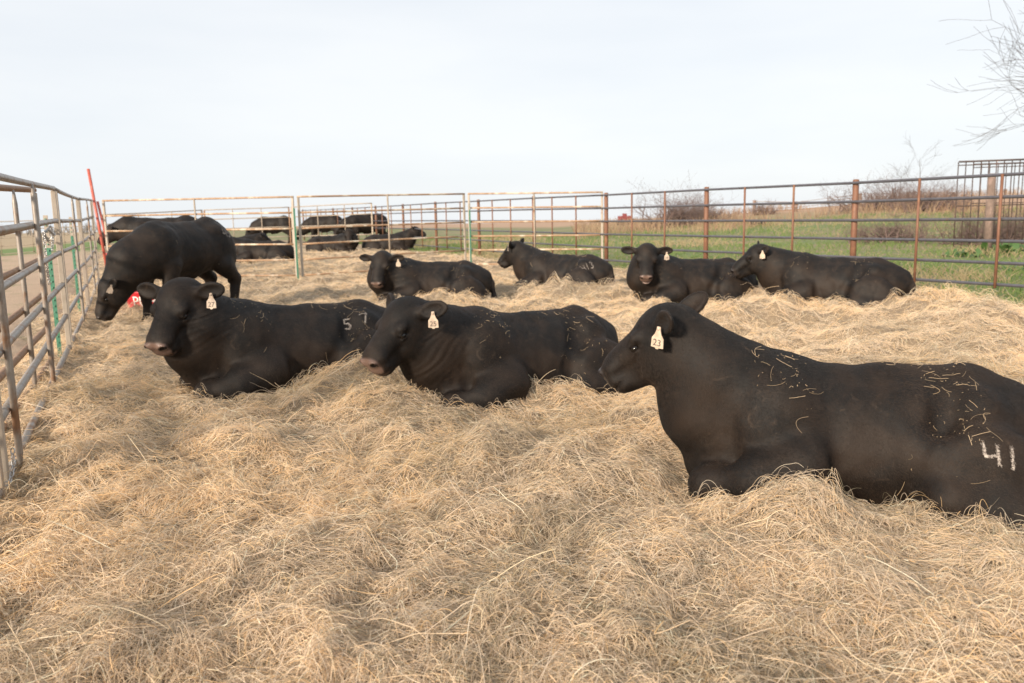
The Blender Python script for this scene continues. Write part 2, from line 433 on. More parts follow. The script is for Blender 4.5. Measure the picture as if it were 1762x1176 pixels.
BULL_GROUP = 'black bulls resting in the straw pens'
BULLS = []
def bull(label, px, py, heading, poll, yaw, pitch, roll=0, res=.02, pose='lying', hide='hide_dark', scale=1.0, size_z=1.0,
         sink=.0, ears=((0, 0), (0, 0)), hip=1, neck_y=0, wrinkle=0, tag_text=None, tag_ear=1, tag_yaw=0, tag_roll=0, brand=None, eyes=True, at=None, lip_open=False, ear_face=None, flank=1.0):
    H = frame(yaw, pitch, roll); Q = Vector(poll)
    HS = (.92, 1.18, 1.02)                                    # bulls are broad across forehead and muzzle
    def h(x, y, z): return tuple(Q + H @ Vector((x*HS[0], y*HS[1], z*HS[2])))
    HR = [[H[i][j] for j in range(3)] for i in range(3)]
    hd = Q + H @ Vector((.46, 0, -.06))
    if pose == 'lying':
        lo = [-1.05, -.62, -.22]; hi = [1.0, .62, .75]
    else:
        lo = [-1.05, -.5, -.06]; hi = [1.0, .5, 1.45]
    pts = [Q, hd, Q + H @ Vector((0, .33, 0)), Q + H @ Vector((0, -.33, 0))]
    for p in pts:
        for i in range(3):
            lo[i] = min(lo[i], p[i] - .16); hi[i] = max(hi[i], p[i] + .16)
    if pose != 'lying': lo[2] = max(lo[2], -.06)
    else: lo[2] = max(lo[2], -.22)
    S = SDF(lo, hi, res)
    base = Q + H @ Vector((-.01, 0, -.085))                   # where the neck enters the skull
    if pose == 'lying':
        # trunk
        S.ell((-.18, 0, .18), (.62, .36, .37), k=.10)
        S.ell((.28, 0, .21), (.44, .31, .37), k=.10)
        S.ell((-.56, -.02*hip, .22), (.37, .29, .31), k=.10)
        S.cone((.36, 0, .50), (-.1, 0, .47), .085, .075, .10)
        S.cone((-.1, 0, .47), (-.52, 0, .475), .075, .085, .10)
        S.cone((-.52, 0, .475), (-.84, 0, .34), .085, .07, .09)
        for sd in (1, -1):
            S.ell((.40, sd*.215, .26), (.19, .115, .29), k=.09)               # shoulder blade
            S.ell((.30, sd*.29, .04), (.17, .09, .16), k=.07)                 # upper arm
            S.ell((-.50, sd*.20, .40), (.10, .09, .10), k=.10)                # hook bone
            # folded fore leg: elbow, knee pushed forward, cannon doubled back
            S.chain([(.30, sd*.29, .14), (.50, sd*.31, .07), (.70, sd*.265, .035)], [.165, .135, .085], .055)
            S.ell((.73, sd*.26, .03), (.085, .078, .092), k=.04)
            S.chain([(.73, sd*.26, -.04), (.52, sd*.22, -.10)], [.06, .05], .03)
            # hind leg: the near one is laid out to the side
            o = .05 if sd == hip else 0
            S.ell((-.50, sd*(.30 + o), .13), (.31, .13, .235), R=np.array(Matrix.Rotation(math.radians(-18), 3, 'Y')), k=.08)
            S.chain([(-.32, sd*(.36 + o), .04), (-.68, sd*(.42 + o), -.01), (-.72, sd*(.42 + o), -.05)], [.12, .085, .07], .06)
            S.chain([(-.70, sd*(.44 + o), -.05), (-.32, sd*(.50 + o), -.07), (-.24, sd*(.51 + o), -.075)], [.06, .05, .055], .03)
            # creases behind the shoulder and before the thigh
            S.chain([(.17, sd*.36, .40), (.13, sd*.385, .18), (.15, sd*.42, -.05)], [.022, .03, .04], .05, 'carve')
            S.chain([(.58, sd*.215, .50), (.63, sd*.235, .28), (.60, sd*.27, .16)], [.03, .035, .035], .06, 'carve')
            S.chain([(-.34, sd*.27, .46), (-.30, sd*.33, .36)], [.05, .05], .09, 'carve')
            S.chain([(-.25, sd*.38, .36), (-.17, sd*.415, .20), (-.14, sd*.45, .02)], [.04*flank, .045*flank, .045*flank], .06*flank, 'carve')
        S.ell((.60, 0, .13), (.22, .19, .27), k=.09)                           # brisket
        n0 = Vector((.44, 0, .38)); n1 = Vector((.68, neck_y, (.38 + base.z)/2 - .03))
        n2 = Vector((.54, 0, .20)); n3 = Vector((.74, neck_y*.8, .34))
        thr = Q + H @ Vector((.07, 0, -.15))
        nr = (.28, .215, .15); cr = (.12, .12, .085)
        c0 = Vector((.38, 0, .47)); c1 = Vector((.65, neck_y, (.47 + Q.z)/2 - .06)); c2 = Q + H @ Vector((-.03, 0, -.06))
        # tail lying along the rump
        S.chain([(-.86, 0, .36), (-.93, .02*hip, .22), (-.95, .08*hip, .02), (-.86, .2*hip, -.1)], [.05, .042, .035, .03], .035)
    else:
        S.ell((.30, 0, .90), (.44, .275, .37), k=.10)
        S.ell((-.16, 0, .89), (.58, .32, .355), k=.10)
        S.ell((-.58, 0, .99), (.33, .265, .30), k=.10)
        S.chain([(.36, 0, 1.17), (-.15, 0, 1.165), (-.55, 0, 1.22), (-.84, 0, 1.12)], [.09, .08, .085, .07], .10)
        for sd in (1, -1):
            S.ell((.42, sd*.20, .90), (.17, .11, .30), k=.09)
            S.chain([(.38, sd*.21, .72), (.44, sd*.19, .38), (.43, sd*.185, .12), (.46, sd*.185, .045)], [.125, .078, .052, .058], .05)
            S.ell((.47, sd*.185, .02), (.075, .055, .04), k=.02)
            S.ell((-.50, sd*.19, 1.14), (.1, .08, .08), k=.10)
            S.ell((-.62, sd*.20, .84), (.24, .12, .30), k=.09)
            S.chain([(-.58, sd*.22, .68), (-.82, sd*.215, .47), (-.77, sd*.21, .13), (-.73, sd*.21, .045)], [.14, .08, .055, .06], .05)
            S.ell((-.71, sd*.21, .02), (.075, .055, .04), k=.02)
            S.chain([(-.26, sd*.36, .95), (-.25, sd*.36, .72)], [.03, .04], .09, 'carve')
            S.chain([(.18, sd*.36, 1.0), (.2, sd*.36, .72)], [.025, .035], .07, 'carve')
        S.ell((.60, 0, .80), (.20, .18, .25), k=.10)
        S.chain([(-.2, 0, .58), (.02, 0, .53)], [.07, .05], .06)               # sheath
        S.chain([(-.88, 0, 1.13), (-.95, .02, .95), (-.95, .03, .6), (-.94, .03, .42)], [.05, .035, .028, .04], .03)
        nz = .98 + .25*(base.z - .98)
        n0 = Vector((.46, 0, .98)); n1 = Vector((.74, neck_y, (.98 + base.z)/2 + .08))
        n2 = Vector((.54, 0, .82)); n3 = Vector((.74, neck_y*.8, (.82 + base.z)/2))
        thr = Q + H @ Vector((.07, 0, -.15))
        nr = (.27, .23, .165); cr = (.12, .13, .10)
        c0 = Vector((.42, 0, 1.15)); c1 = Vector((.72, neck_y, (1.12 + Q.z)/2 + .09)); c2 = Q + H @ Vector((-.03, 0, -.04))
    S.chain([n0, n1, base], nr, .09); S.chain([n2, n3, thr], (.21, .19, .105), .09); S.chain([c0, c1, c2], cr, .08)
    # neck folds on the inside of a turned neck
    if wrinkle:
        sl, x, y, z = S._box(np.minimum(np.array(n1), np.array(base)) - .32, np.maximum(np.array(n1), np.array(base)) + .32, 0)
        ax = (base - n1).normalized(); mid = n1.lerp(base, .45)
        s_ = (x-mid.x)*ax.x + (y-mid.y)*ax.y + (z-mid.z)*ax.z
        w = np.exp(-(s_/.16)**2)*np.clip((y - neck_y)*4*(1 if wrinkle > 0 else -1) + .3, 0, 1)
        ph = s_ + .35*(z - mid.z)*.5 + .02*np.sin(z*23) + .03*np.sin(z*9 + y*6 + px)
        w = w*(.45 + .55*np.sin(z*14 + x*8)**2)
        S.F[sl] += (abs(wrinkle)*w*(np.sin(ph*2*math.pi/.046) + .5*np.sin(ph*2*math.pi/.071 + 1))).astype(np.float32)
    # head
    E = lambda c, r, k=.04, op='add', Rl=None: S.ell(h(*c), tuple(r[i]*HS[i] for i in range(3)) if Rl is None else r, HR if Rl is None else (np.array(HR) @ np.array(Rl)), k, op)
    E((.065, 0, -.045), (.14, .118, .115), .05)
    E((.015, 0, .010), (.105, .092, .075), .05)
    S.cone(h(.09, 0, -.045), h(.33, 0, -.04), .112, .082, .05)
    E((.24, 0, -.02), (.16, .058, .055), .05)
    E((.388, 0, -.036), (.078, .085, .060), .035)
    E((.402, 0, -.094), (.074, .084, .056), .035)
    S.cone(h(.04, 0, -.185), h(.34, 0, -.140), .076, .058, .05)
    E((.385, 0, -.146), (.066, .064, .036), .022)
    for sd in (1, -1):
        E((.11, sd*.066, -.14), (.13, .05, .11), .05)
        E((.140, sd*.090, .008), (.055, .036, .032), .028)                      # brow
        E((.452, sd*.044, -.024), (.028, .032, .026), .02)                        # nostril rim
        E((.18, sd*.118, -.03), (.034, .028, .020), .02, 'carve')               # eye socket
        E((.178, sd*.100, -.012), (.034, .018, .010), .012)                     # upper lid
        E((.178, sd*.101, -.047), (.030, .014, .008), .012)                     # lower lid
        E((.478, sd*.054, -.028), (.030, .021, .016), .010, 'carve', Matrix.Rotation(math.radians(sd*35), 3, 'X'))   # nostril
        E((.31, sd*.090, -.085), (.08, .02, .014), .03, 'carve')                # cheek line
        # ear: a cupped leaf
        fl, bk = ears[0] if sd == 1 else ears[1]
        a1, a2 = math.radians(fl), math.radians(bk)
        dv = Vector((-math.sin(a2), sd*math.cos(a1)*math.cos(a2), math.sin(a1))).normalized()
        fr = Vector(ear_face[0 if sd == 1 else 1]) if ear_face else Vector((.72, 0, .69)); fr = (fr - dv*fr.dot(dv)).normalized(); wd = dv.cross(fr)
        Re = Matrix((dv, wd, fr)).transposed()
        rt = Vector((-.015, sd*.094, -.012))
        S.cone(h(*rt), h(*(rt + dv*.055)), .040, .034, .03)
        E(tuple(rt + dv*.118), (.110, .062, .024), .02, 'add', Re)
        E(tuple(rt + dv*.128 + fr*.026), (.087, .043, .027), .012, 'carve', Re)
    E((.44, 0, -.128), (.075, .12, .004), .006, 'carve', Matrix.Rotation(math.radians(10), 3, 'Y'))                       # mouth
    V, Fc = S.mesh()
    V = V.astype(np.float64)
    # light smoothing of the voxel steps
    ed = np.concatenate([Fc[:, [0, 1]], Fc[:, [1, 2]], Fc[:, [2, 3]], Fc[:, [3, 0]]])
    for it in range(2):
        sm = np.zeros_like(V); ct = np.zeros(len(V))
        for q in range(3):
            sm[:, q] = np.bincount(ed[:, 0], V[ed[:, 1], q], len(V)) + np.bincount(ed[:, 1], V[ed[:, 0], q], len(V))
        ct = np.bincount(ed[:, 0], minlength=len(V)) + np.bincount(ed[:, 1], minlength=len(V))
        V = V + .5*(sm/np.maximum(ct, 1)[:, None] - V)
    loc = ((V - np.array(Q)) @ np.array(HR))/np.array(HS)                     # head coordinates of every vertex
    mz = sstep(.425, .45, loc[:, 0] + .25*np.abs(loc[:, 1]) * 0)*sstep(-.125, -.112, loc[:, 2])*(1 - sstep(.0, .02, loc[:, 2]))*(1 - sstep(.076, .09, np.abs(loc[:, 1]) + .25*np.clip(-.04 - loc[:, 2], 0, 1)))
    lip = sstep(.40, .425, loc[:, 0])*sstep(-.152, -.142, loc[:, 2])*(1 - sstep(-.134, -.13, loc[:, 2]))*.5
    mz = np.clip(mz + lip, 0, 1)*(np.linalg.norm(loc, axis=1) < .6)
    nos = np.zeros(len(V))
    for sd in (1, -1): nos = np.maximum(nos, 1 - sstep(.016, .026, np.sqrt(((loc[:, 0] - .47)*.5)**2 + ((loc[:, 1] - sd*.054)*.85)**2 + (loc[:, 2] + .028)**2)))
    fn = np.cross(V[Fc[:, 2]] - V[Fc[:, 0]], V[Fc[:, 3]] - V[Fc[:, 1]]); vn = np.zeros_like(V)
    for q in range(3): vn[:, q] = sum(np.bincount(Fc[:, i], fn[:, q], len(V)) for i in range(4))
    vn /= np.linalg.norm(vn, axis=1)[:, None] + 1e-12
    hw = sstep(.30, .55, np.linalg.norm(loc - np.array([.2, 0, -.05]), axis=1))
    seed = px + len(BULLS)*7.7
    amp = .022*(fbm(V[:, 0]*5 + seed, V[:, 2]*4.5 + V[:, 1]*3, 3) - .5) + .010*(fbm(V[:, 0]*13 + V[:, 1]*4, V[:, 2]*9 + seed, 2) - .5)
    V = V + vn*(amp*hw)[:, None]
    me = np_mesh('body', V, Fc)
    an_ = me.attributes.new('nostril', 'FLOAT', 'POINT'); an_.data.foreach_set('value', nos.astype(np.float32))
    at_ = me.attributes.new('muzzle', 'FLOAT', 'POINT'); at_.data.foreach_set('value', mz.astype(np.float32))
    p = G(px, py) if at is None else Vector((at[0], at[1], float(terr(at[0], at[1]))))
    root = empty('bull', (p.x, p.y, p.z - sink), math.radians(heading), label=label, cat='bull', group=BULL_GROUP)
    root.scale = (scale, scale, scale*size_z)
    body = link_mesh('body', me, M[hide], root)
    if eyes:
        for sd in (1, -1):
            c = h(.178, sd*.097, -.030); mb = MB()
            n = 10
            for i in range(7):
                th = math.pi*i/6
                for k in range(n):
                    ph = 2*math.pi*k/n
                    mb.v.append(Vector(c) + H @ Vector((0.026*math.sin(th)*math.cos(ph), .020*math.cos(th), .022*math.sin(th)*math.sin(ph))))
            for i in range(6):
                for k in range(n): mb.f.append((i*n+k, i*n+(k+1) % n, (i+1)*n+(k+1) % n, (i+1)*n+k))
            mb.build('eye', M['eye'], root)
    if lip_open:
        mb = MB(); n = 12
        for i in range(7):
            th = math.pi*i/6
            for k in range(n):
                ph = 2*math.pi*k/n; mb.v.append(Vector(h(.405 + .062*math.sin(th)*math.cos(ph), .052*math.cos(th), -.158 + .024*math.sin(th)*math.sin(ph))))
        for i in range(6):
            for k in range(n): mb.f.append((i*n+k, i*n+(k+1) % n, (i+1)*n+(k+1) % n, (i+1)*n+k))
        mb.build('lower_lip', M['lip'], root)
    if tag_text is not None:
        sd = tag_ear; fl, bk = ears[0] if sd == 1 else ears[1]
        a1, a2 = math.radians(fl), math.radians(bk)
        dv = Vector((-math.sin(a2), sd*math.cos(a1)*math.cos(a2), math.sin(a1))).normalized()
        fr = Vector(ear_face[0 if sd == 1 else 1]) if ear_face else Vector((.72, 0, .69)); fr = (fr - dv*fr.dot(dv)).normalized()
        hang = Vector(h(*(Vector((-.015, sd*.098, -.015)) + dv*.125 + fr*.034))) - Vector((0, 0, .03))
        ear_tag(root, hang, tag_yaw, tag_text, tag_roll)
    if brand: brands(root, V, Fc, *brand)
    BULLS.append((root, V, Fc))
    return root

def text_mesh(txt, size, name):
    cu = bpy.data.curves.new(name, 'FONT'); cu.body = txt; cu.size = size; cu.align_x = 'CENTER'; cu.align_y = 'CENTER'
    cu.extrude = .0006
    to = bpy.data.objects.new(name, cu); COL.objects.link(to)
    dg = bpy.context.evaluated_depsgraph_get(); me = bpy.data.meshes.new_from_object(to.evaluated_get(dg))
    bpy.data.objects.remove(to); return me
def ear_tag(root, hang, yaw, txt, roll=0):
    """bottle-shaped plastic tag hanging below the ear; its face looks along body-space yaw"""
    y = math.radians(yaw); nrm = Vector((math.cos(y), math.sin(y), 0)); rt = Vector((-math.sin(y), math.cos(y), 0))
    rr = math.radians(roll); up = Vector((0, 0, 1)); rt, up = rt*math.cos(rr) + up*math.sin(rr), up*math.cos(rr) - rt*math.sin(rr)
    prof = [(-.011, .022), (.011, .022), (.014, .0), (.022, -.022), (.040, -.045), (.042, -.098), (.012, -.100), (.008, -.107), (-.008, -.107), (-.012, -.100), (-.042, -.098), (-.040, -.045), (-.022, -.022), (-.014, 0)]
    bend = random.uniform(-.012, .012); twist = random.uniform(-.15, .15); mb = MB()
    for dz in (.002, -.002):
        for a, b in [(q[0]*.8, q[1]*.86) for q in prof]: mb.v.append(hang + rt*a + up*b + nrm*(dz + bend*(b/.1)**2 + twist*a))
    n = len(prof); mb.f.append(tuple(range(n))); mb.f.append(tuple(reversed(range(n, 2*n))))
    for k in range(n): mb.f.append((k, n+k, n+(k+1) % n, (k+1) % n))
    t = mb.build('ear_tag', M['tag'], root, smooth=False)
    bt = MB().tube([hang + nrm*.001 + up*.008, hang + nrm*.006 + up*.008], .008, 10)
    bt.build('tag_stud', M['tag'], t)
    if txt:
        me = text_mesh(txt, .046, 'tag_number')
        Mx = Matrix((rt, up, nrm)).transposed().to_4x4(); Mx.translation = hang + up*(-.061) + nrm*.0034
        for v in me.vertices: v.co.z += twist*v.co.x + bend*((v.co.y - .064)/.1)**2
        me.transform(Mx); link_mesh('tag_number', me, M['ink'], t, smooth=False)
DIG = {'4': [[(0, 1), (.02, .5), (.1, .38), (.62, .42)], [(.6, .85), (.62, .4), (.66, 0)]],
       '1': [[(.3, 1), (.28, .5), (.3, 0)]],
       '2': [[(0, .82), (.2, 1), (.5, .95), (.55, .7), (.35, .4), (0, .08), (.25, .0), (.62, .06)]],
       '3': [[(0, .9), (.35, 1), (.55, .8), (.25, .55), (.55, .3), (.35, 0), (0, .1)]],
       '5': [[(.58, 1), (.08, .98), (.06, .58), (.4, .62), (.6, .35), (.4, .02), (0, .08)]],
       '7': [[(0, .95), (.6, 1), (.4, .5), (.25, 0)]]}
def brands(root, V, Fc, text, centre, along, height, adv, side, width=.010, slant=0):
    """frosted white numbers laid onto the hide: ribbons of hair projected on the flank"""
    bvh = BVHTree.FromPolygons([tuple(v) for v in V], [tuple(int(i) for i in f) for f in Fc])
    c = Vector(centre); u = Vector(along).normalized(); dirn = Vector(side).normalized(); w = (dirn.cross(u)).normalized()
    if w.z < 0: w = -w
    for i, ch in enumerate(text):
        mb = MB()
        off = (i - (len(text)-1)/2)*adv
        for st in DIG.get(ch, []):
            dense = []
            for a, b in zip(st[:-1], st[1:]):
                for q in range(14):
                    t = q/14; dense.append((a[0]+(b[0]-a[0])*t, a[1]+(b[1]-a[1])*t))
            dense.append(st[-1]); prev = None
            for k, (a, b) in enumerate(dense):
                q = c + u*(off + (a - .3)*height) + w*((b - .5)*height + i*slant)
                hit, nrm, _, _ = bvh.ray_cast(q + dirn*1.0, -dirn)
                if hit is None: prev = None; continue
                for q2 in range(7):
                    t = (u*random.gauss(.5, .5) - w*random.uniform(.4, 1)); t = (t - nrm*t.dot(nrm)).normalized(); s = nrm.cross(t)*random.uniform(.0005, .0010)
                    o = hit + nrm*random.uniform(.003, .006) + u*random.gauss(0, width*.42) + w*random.gauss(0, width*.42); e = o + t*random.uniform(.005, .011) + nrm*.002
                    m = len(mb.v); mb.v += [o + s, o - s, e]; mb.f.append((m, m+1, m+2))
        if mb.f: mb.build('brand_mark', M['brand'], root)

# ---- the herd.  heading 180 = facing left in the picture; +yaw turns the head to the animal's left
NR, MD, FR = .009, .014, .026
import os
QUICK = False
bull('big black bull lying in profile at right front, ear tag 23 and brand 412', 0, 0, 171, (.93, 0, .79), -20, 38, res=NR, scale=.92,
     ears=((-6, 38), (4, 68)), ear_face=((.62, .75, .25), (.25, .9, .35)), flank=.45, tag_text='23', tag_ear=1, tag_yaw=50, tag_roll=-8, hip=1, at=(1.555, 3.56),
     brand=('412', (-.545, .5, .27), (-1, 0, 0), .09, .088, (0, 1, 0), .008, -.02))
bull('black bull with brown muzzle and tag 25 dozing in the middle, head low over straw', 0, 0, 215, (.94, .04, .66), 10, 42, res=NR, scale=.96,
     hide='hide_pink', ears=((-4, 25), (0, 35)), tag_text='25', tag_ear=1, tag_yaw=48, hip=1, wrinkle=.003, at=(.04, 5.52))
bull('black bull facing us at left, tag 27 on its ear, brand 57 on its hip', 0, 0, 212, (.84, .12, .73), 40, 50, res=NR,
     hide='hide_pink', ears=((-4, 15), (5, 5)), tag_text='27', tag_ear=1, tag_yaw=58, hip=1, wrinkle=.0035, neck_y=.06, at=(-1.66, 6.05),
     brand=('57', (-.40, .3, .50), (-1, 0, 0), .085, .12, (0, .75, .65), .008))
bull('standing black bull grazing with its head down in the left corner of the pen', 0, 0, 250, (.92, -.32, .50), -40, 68, res=MD, scale=.95, pose='standing', neck_y=-.12,
     hide='hide_dark', ears=((-10, 25), (-10, 25)), tag_text='', tag_ear=1, tag_yaw=60, tag_roll=-20, at=(-4.19, 10.15),
     brand=('457', (-.66, .3, 1.12), (-1, 0, 0), .10, .10, (0, .85, .5), .012))
bull('black bull lying broadside before the middle cross panel, face and pink nose towards us', 0, 0, 190, (.74, .26, .66), 66, 56, res=MD, scale=.96,
     hide='hide_pink', ears=((-6, 5), (0, 5)), tag_text='', tag_ear=1, tag_yaw=80, wrinkle=.0035, neck_y=.1, at=(-1.16, 11.6))
bull('black bull lying turned away with brand 413 on its rump, muzzle pointing left', 0, 0, 148, (.93, .04, .72), 2, 40, res=MD, scale=.95,
     hide='hide_dark', ears=((5, 30), (25, 25)), tag_text='', tag_ear=1, tag_yaw=190, hip=1, at=(.84, 12.9),
     brand=('413', (-.62, .28, .42), (0, -1, -.3), .11, .10, (-.6, .5, .6), .013))
bull('black bull lying with head high towards us and mouth open showing its lip', 0, 0, 186, (.72, .26, .72), 72, 52, res=MD, scale=.96,
     hide='hide_pink', ears=((-8, 5), (2, 5)), tag_text='18', tag_ear=1, tag_yaw=84, wrinkle=.0035, neck_y=.1, at=(2.45, 10.8), lip_open=True)
bull('black bull lying stretched along the right pipe fence, rump nearest and head far', 0, 0, 152, (.95, .06, .67), 18, 36, res=MD, scale=.96,
     hide='hide_dark', ears=((-4, 25), (20, 25)), tag_text='', tag_ear=1, tag_yaw=96, hip=1, at=(4.02, 9.95))
# beyond the cross panel
bull('black bull standing behind the standing grazer, only head and back showing', 0, 0, 186, (1.08, .05, 1.06), 10, 42, res=FR, pose='standing', ears=((-6, 15), (0, 15)), at=(-7.9, 18.3))
bull('black bull lying low behind the panel with its rump right of the grazing bull', 0, 0, 184, (.95, 0, .66), -5, 42, res=FR, ears=((0, 20), (0, 20)), at=(-7.15, 23.0))
bull('black bull lying farther back behind the grazing bull, back just under the third rail', 0, 0, 10, (.92, 0, .62), 5, 40, res=FR, ears=((0, 20), (0, 20)), at=(-9.6, 28.2))
bull('farthest left black bull standing side on behind the white post', 0, 0, 184, (1.1, 0, .62), 0, 60, res=FR, pose='standing', ears=((0, 20), (0, 20)), at=(-10.9, 37.0))
bull('far black bull standing side on just right of the white post', 0, 0, 176, (1.1, 0, .6), 0, 60, res=FR, pose='standing', ears=((0, 20), (0, 20)), at=(-8.7, 37.5))
bull('far black bull standing with lowered head behind the two lying bulls', 0, 0, 205, (1.1, 0, .75), 0, 60, res=FR, pose='standing', ears=((5, 20), (5, 20)), at=(-5.85, 32.5))
bull('black bull lying with its face towards us and body stretching left behind the panel', 0, 0, -6, (.66, -.22, .70), -72, 50, res=FR, hide='hide_pink', neck_y=-.1, ears=((5, 5), (5, 5)), at=(-6.1, 27.6))
bull('black bull lying in profile facing right, muzzle against the green field beyond the panels', 0, 0, -3, (.94, 0, .74), 0, 26, res=FR, ears=((20, 30), (20, 30)), at=(-4.2, 27.9))

# ------------------------------------------------------------------ straw bedding
for px, py, r, a in [(610, 665, .30, .13), (700, 660, .25, .08), (590, 690, .42, .11), (690, 715, .35, .12), (1215, 850, .34, -.09), (1150, 800, .25, -.05), (1560, 890, .35, -.04), (1345, 890, .22, .11), (1430, 890, .22, .07), (880, 690, .3, .08), (960, 690, .3, .06), (1080, 640, .35, .12),
                     (1500, 585, .5, .12), (1330, 545, .6, .10), (1680, 560, .7, .12), (430, 770, .3, .08), (260, 840, .3, .05), (540, 630, .4, .06), (760, 525, .5, .08),
                     (980, 505, .5, .08), (1250, 510, .4, .08), (1400, 505, .5, .10), (1630, 540, .5, .12), (100, 700, .4, .08), (860, 790, .28, .07), (1050, 820, .3, .05)]:
    g = G(px, py); MOUNDS.append((g.x, g.y, r, a))
sx = np.unique(np.concatenate([np.linspace(-4.5, 4.5, 226), np.linspace(-26, 12, 191)]))
sy = np.unique(np.concatenate([np.linspace(-2, 9, 276), np.linspace(9, 20, 111), np.linspace(20, 48, 94)]))
def bed_z(x, y):
    return straw_h(x, y) - .05*(straw_mask(x, y) < .02)*1.0 - .25*(straw_mask(x, y) < .002) - .012
sm_ = Mat('straw_mat'); co = sm_.coord(); 
n1 = sm_.noise(sm_.coord((30, 90, 60)), 2.2, 5, .7, 1.2); n2 = sm_.noise(sm_.coord((95, 26, 50)), 2.0, 5, .7, 1.5); n3 = sm_.noise(co, 1.6, 4)
c = sm_.mix(n1, (.13, .095, .06), (.40, .30, .19)); c = sm_.mix(sm_.ramp(n2, [(.45, (0, 0, 0)), (.62, (1, 1, 1))]), c, (.52, .39, .25))
c = sm_.mix(sm_.ramp(n3, [(.4, (0, 0, 0)), (.65, (.6, .6, .6))]), c, (.30, .235, .165))
sm_.base(c).rough(.9); sm_.bump(sm_.math('ADD', n1, n2), .8, .02)
bed = link_mesh('straw_ground', grid_mesh('straw_ground', sx, sy, bed_z), sm_.m); tag(bed, kind='structure')

def hair_object(name, pts, rad, colr, mat, parent=None):
    """pts (n,k,3), rad (n,k), colr (n,3) -> one hair-curves object"""
    n, k, _ = pts.shape
    cu = bpy.data.hair_curves.new(name); cu.add_curves([k]*n)
    cu.attributes['position'].data.foreach_set('vector', pts.astype(np.float32).ravel())
    r = cu.attributes.get('radius') or cu.attributes.new('radius', 'FLOAT', 'POINT')
    r.data.foreach_set('value', rad.astype(np.float32).ravel())
    ca = cu.attributes.new('col', 'FLOAT_COLOR', 'CURVE')
    ca.data.foreach_set('color', np.concatenate([colr, np.ones((n, 1))], 1).astype(np.float32).ravel())
    cu.materials.append(mat)
    o = bpy.data.objects.new(name, cu); COL.objects.link(o)
    if parent: o.parent = parent
    return o
def strand_material(name, rough=.55, trans=.25):
    m = Mat(name); at = m.n('ShaderNodeAttribute', attribute_name='col')
    m.base(at.outputs['Color']).rough(rough); m.p.inputs['Specular IOR Level'].default_value = .3
    tr = m.n('ShaderNodeBsdfTranslucent'); m.l(at.outputs['Color'], tr.inputs['Color'])
    mx = m.n('ShaderNodeMixShader'); mx.inputs[0].default_value = trans
    m.l(m.p.outputs[0], mx.inputs[1]); m.l(tr.outputs[0], mx.inputs[2]); m.l(mx.outputs[0], m.out.inputs['Surface'])
    return m.m
M['straw'] = strand_material('dry_straw', .5, .18)
M['grass'] = strand_material('grass_blades', .6, .3)

def sample_ground(n, y0, y1, margin=1.5, power=1.0):
    """points over the view wedge (and some way beyond each side), density falling with distance"""
    u = rng.random(n)
    y = y0*(y1/y0)**u if power == 1 else (y0**(1-power) + u*(y1**(1-power) - y0**(1-power)))**(1/(1-power))
    half = y*.68 + margin
    x = (rng.random(n)*2 - 1)*half
    return x, y
STRAW_COL = np.array([(.81, .61, .40), (.87, .68, .46), (.71, .56, .41), (.84, .57, .30), (.62, .51, .39), (.91, .78, .60), (.38, .30, .21), (.27, .23, .15)])
def straw_colours(n, warm):
    p0 = np.array([.17, .13, .21, .03, .24, .07, .10, .05]); p1 = np.array([.30, .23, .08, .23, .04, .07, .03, .02])
    k0 = rng.choice(8, n, p=p0); k1 = rng.choice(8, n, p=p1)
    c = np.where((rng.random(n) < warm)[:, None], STRAW_COL[k1], STRAW_COL[k0])
    return np.clip(c*(.85 + .3*rng.random((n, 1))), 0, .92)
def lay(x, y, ang, length, curv, lift, arch, tilt, K=6):
    """strands that follow the bedding surface"""
    t = np.linspace(-.5, .5, K)[None, :]
    a = ang[:, None] + curv[:, None]*t
    ds = length[:, None]/(K-1)
    dx = np.cos(a)*ds; dy = np.sin(a)*ds
    X = np.cumsum(dx, 1); Y = np.cumsum(dy, 1)
    X = x[:, None] + X - X[:, K//2:K//2+1]; Y = y[:, None] + Y - Y[:, K//2:K//2+1]
    Z = straw_h(X, Y) + lift[:, None] + arch[:, None]*(1 - 4*t*t) + tilt[:, None]*(t + .5)*length[:, None]
    return np.stack([X, Y, Z], -1)
def warmth(x, y): return sstep(.38, .62, fbm(x*1.1 + 50, y*1.1 + 20, 3))
allp, allr, allc_ = [], [], []
def layer(x, y, ang, length, curv, lift, arch, tilt, rad, warm):
    keep = straw_mask(x, y) > rng.random(len(x))*.8 + .1
    x, y, ang, length, curv, lift, arch, tilt, rad, warm = [q[keep] for q in (x, y, ang, length, curv, lift, arch, tilt, rad, warm)]
    p = lay(x, y, ang, length, curv, lift, arch, tilt)
    prof = np.array([.75, 1, 1, 1, .9, .55])[None, :]
    allp.append(p); allr.append(rad[:, None]*prof); sc_ = straw_colours(len(x), warm)
    damp = sstep(.56, .70, fbm(x*1.5 + 33, y*1.5 + 12, 4))[:, None]*(rng.random((len(x), 1)) < .7)     # trodden damp patches of older hay
    allc_.append(sc_*(1 - damp*np.array([(.30, .29, .30)])))
N1 = 330000                                                  # loose mat
x, y = sample_ground(N1, .9, 30, 1.2, 1.12)
far_w = 1 + np.clip(y - 3, 0, 25)*.13                        # far strands stand for a few each
flow = fbm(x*.9 + 9, y*.9, 2)*9
layer(x, y, flow + rng.normal(0, 1.8, N1), (.025 + .085*rng.random(N1))*far_w**.5, rng.normal(0, .75, N1), .001 + .022*rng.random(N1)**1.5*far_w**.3,
      .012*rng.random(N1), rng.normal(0, .10, N1), (.00032 + .00038*rng.random(N1))*far_w**.85, warmth(x, y)*.75)
NW = 13000                                                    # wisps: bundles combed the same way
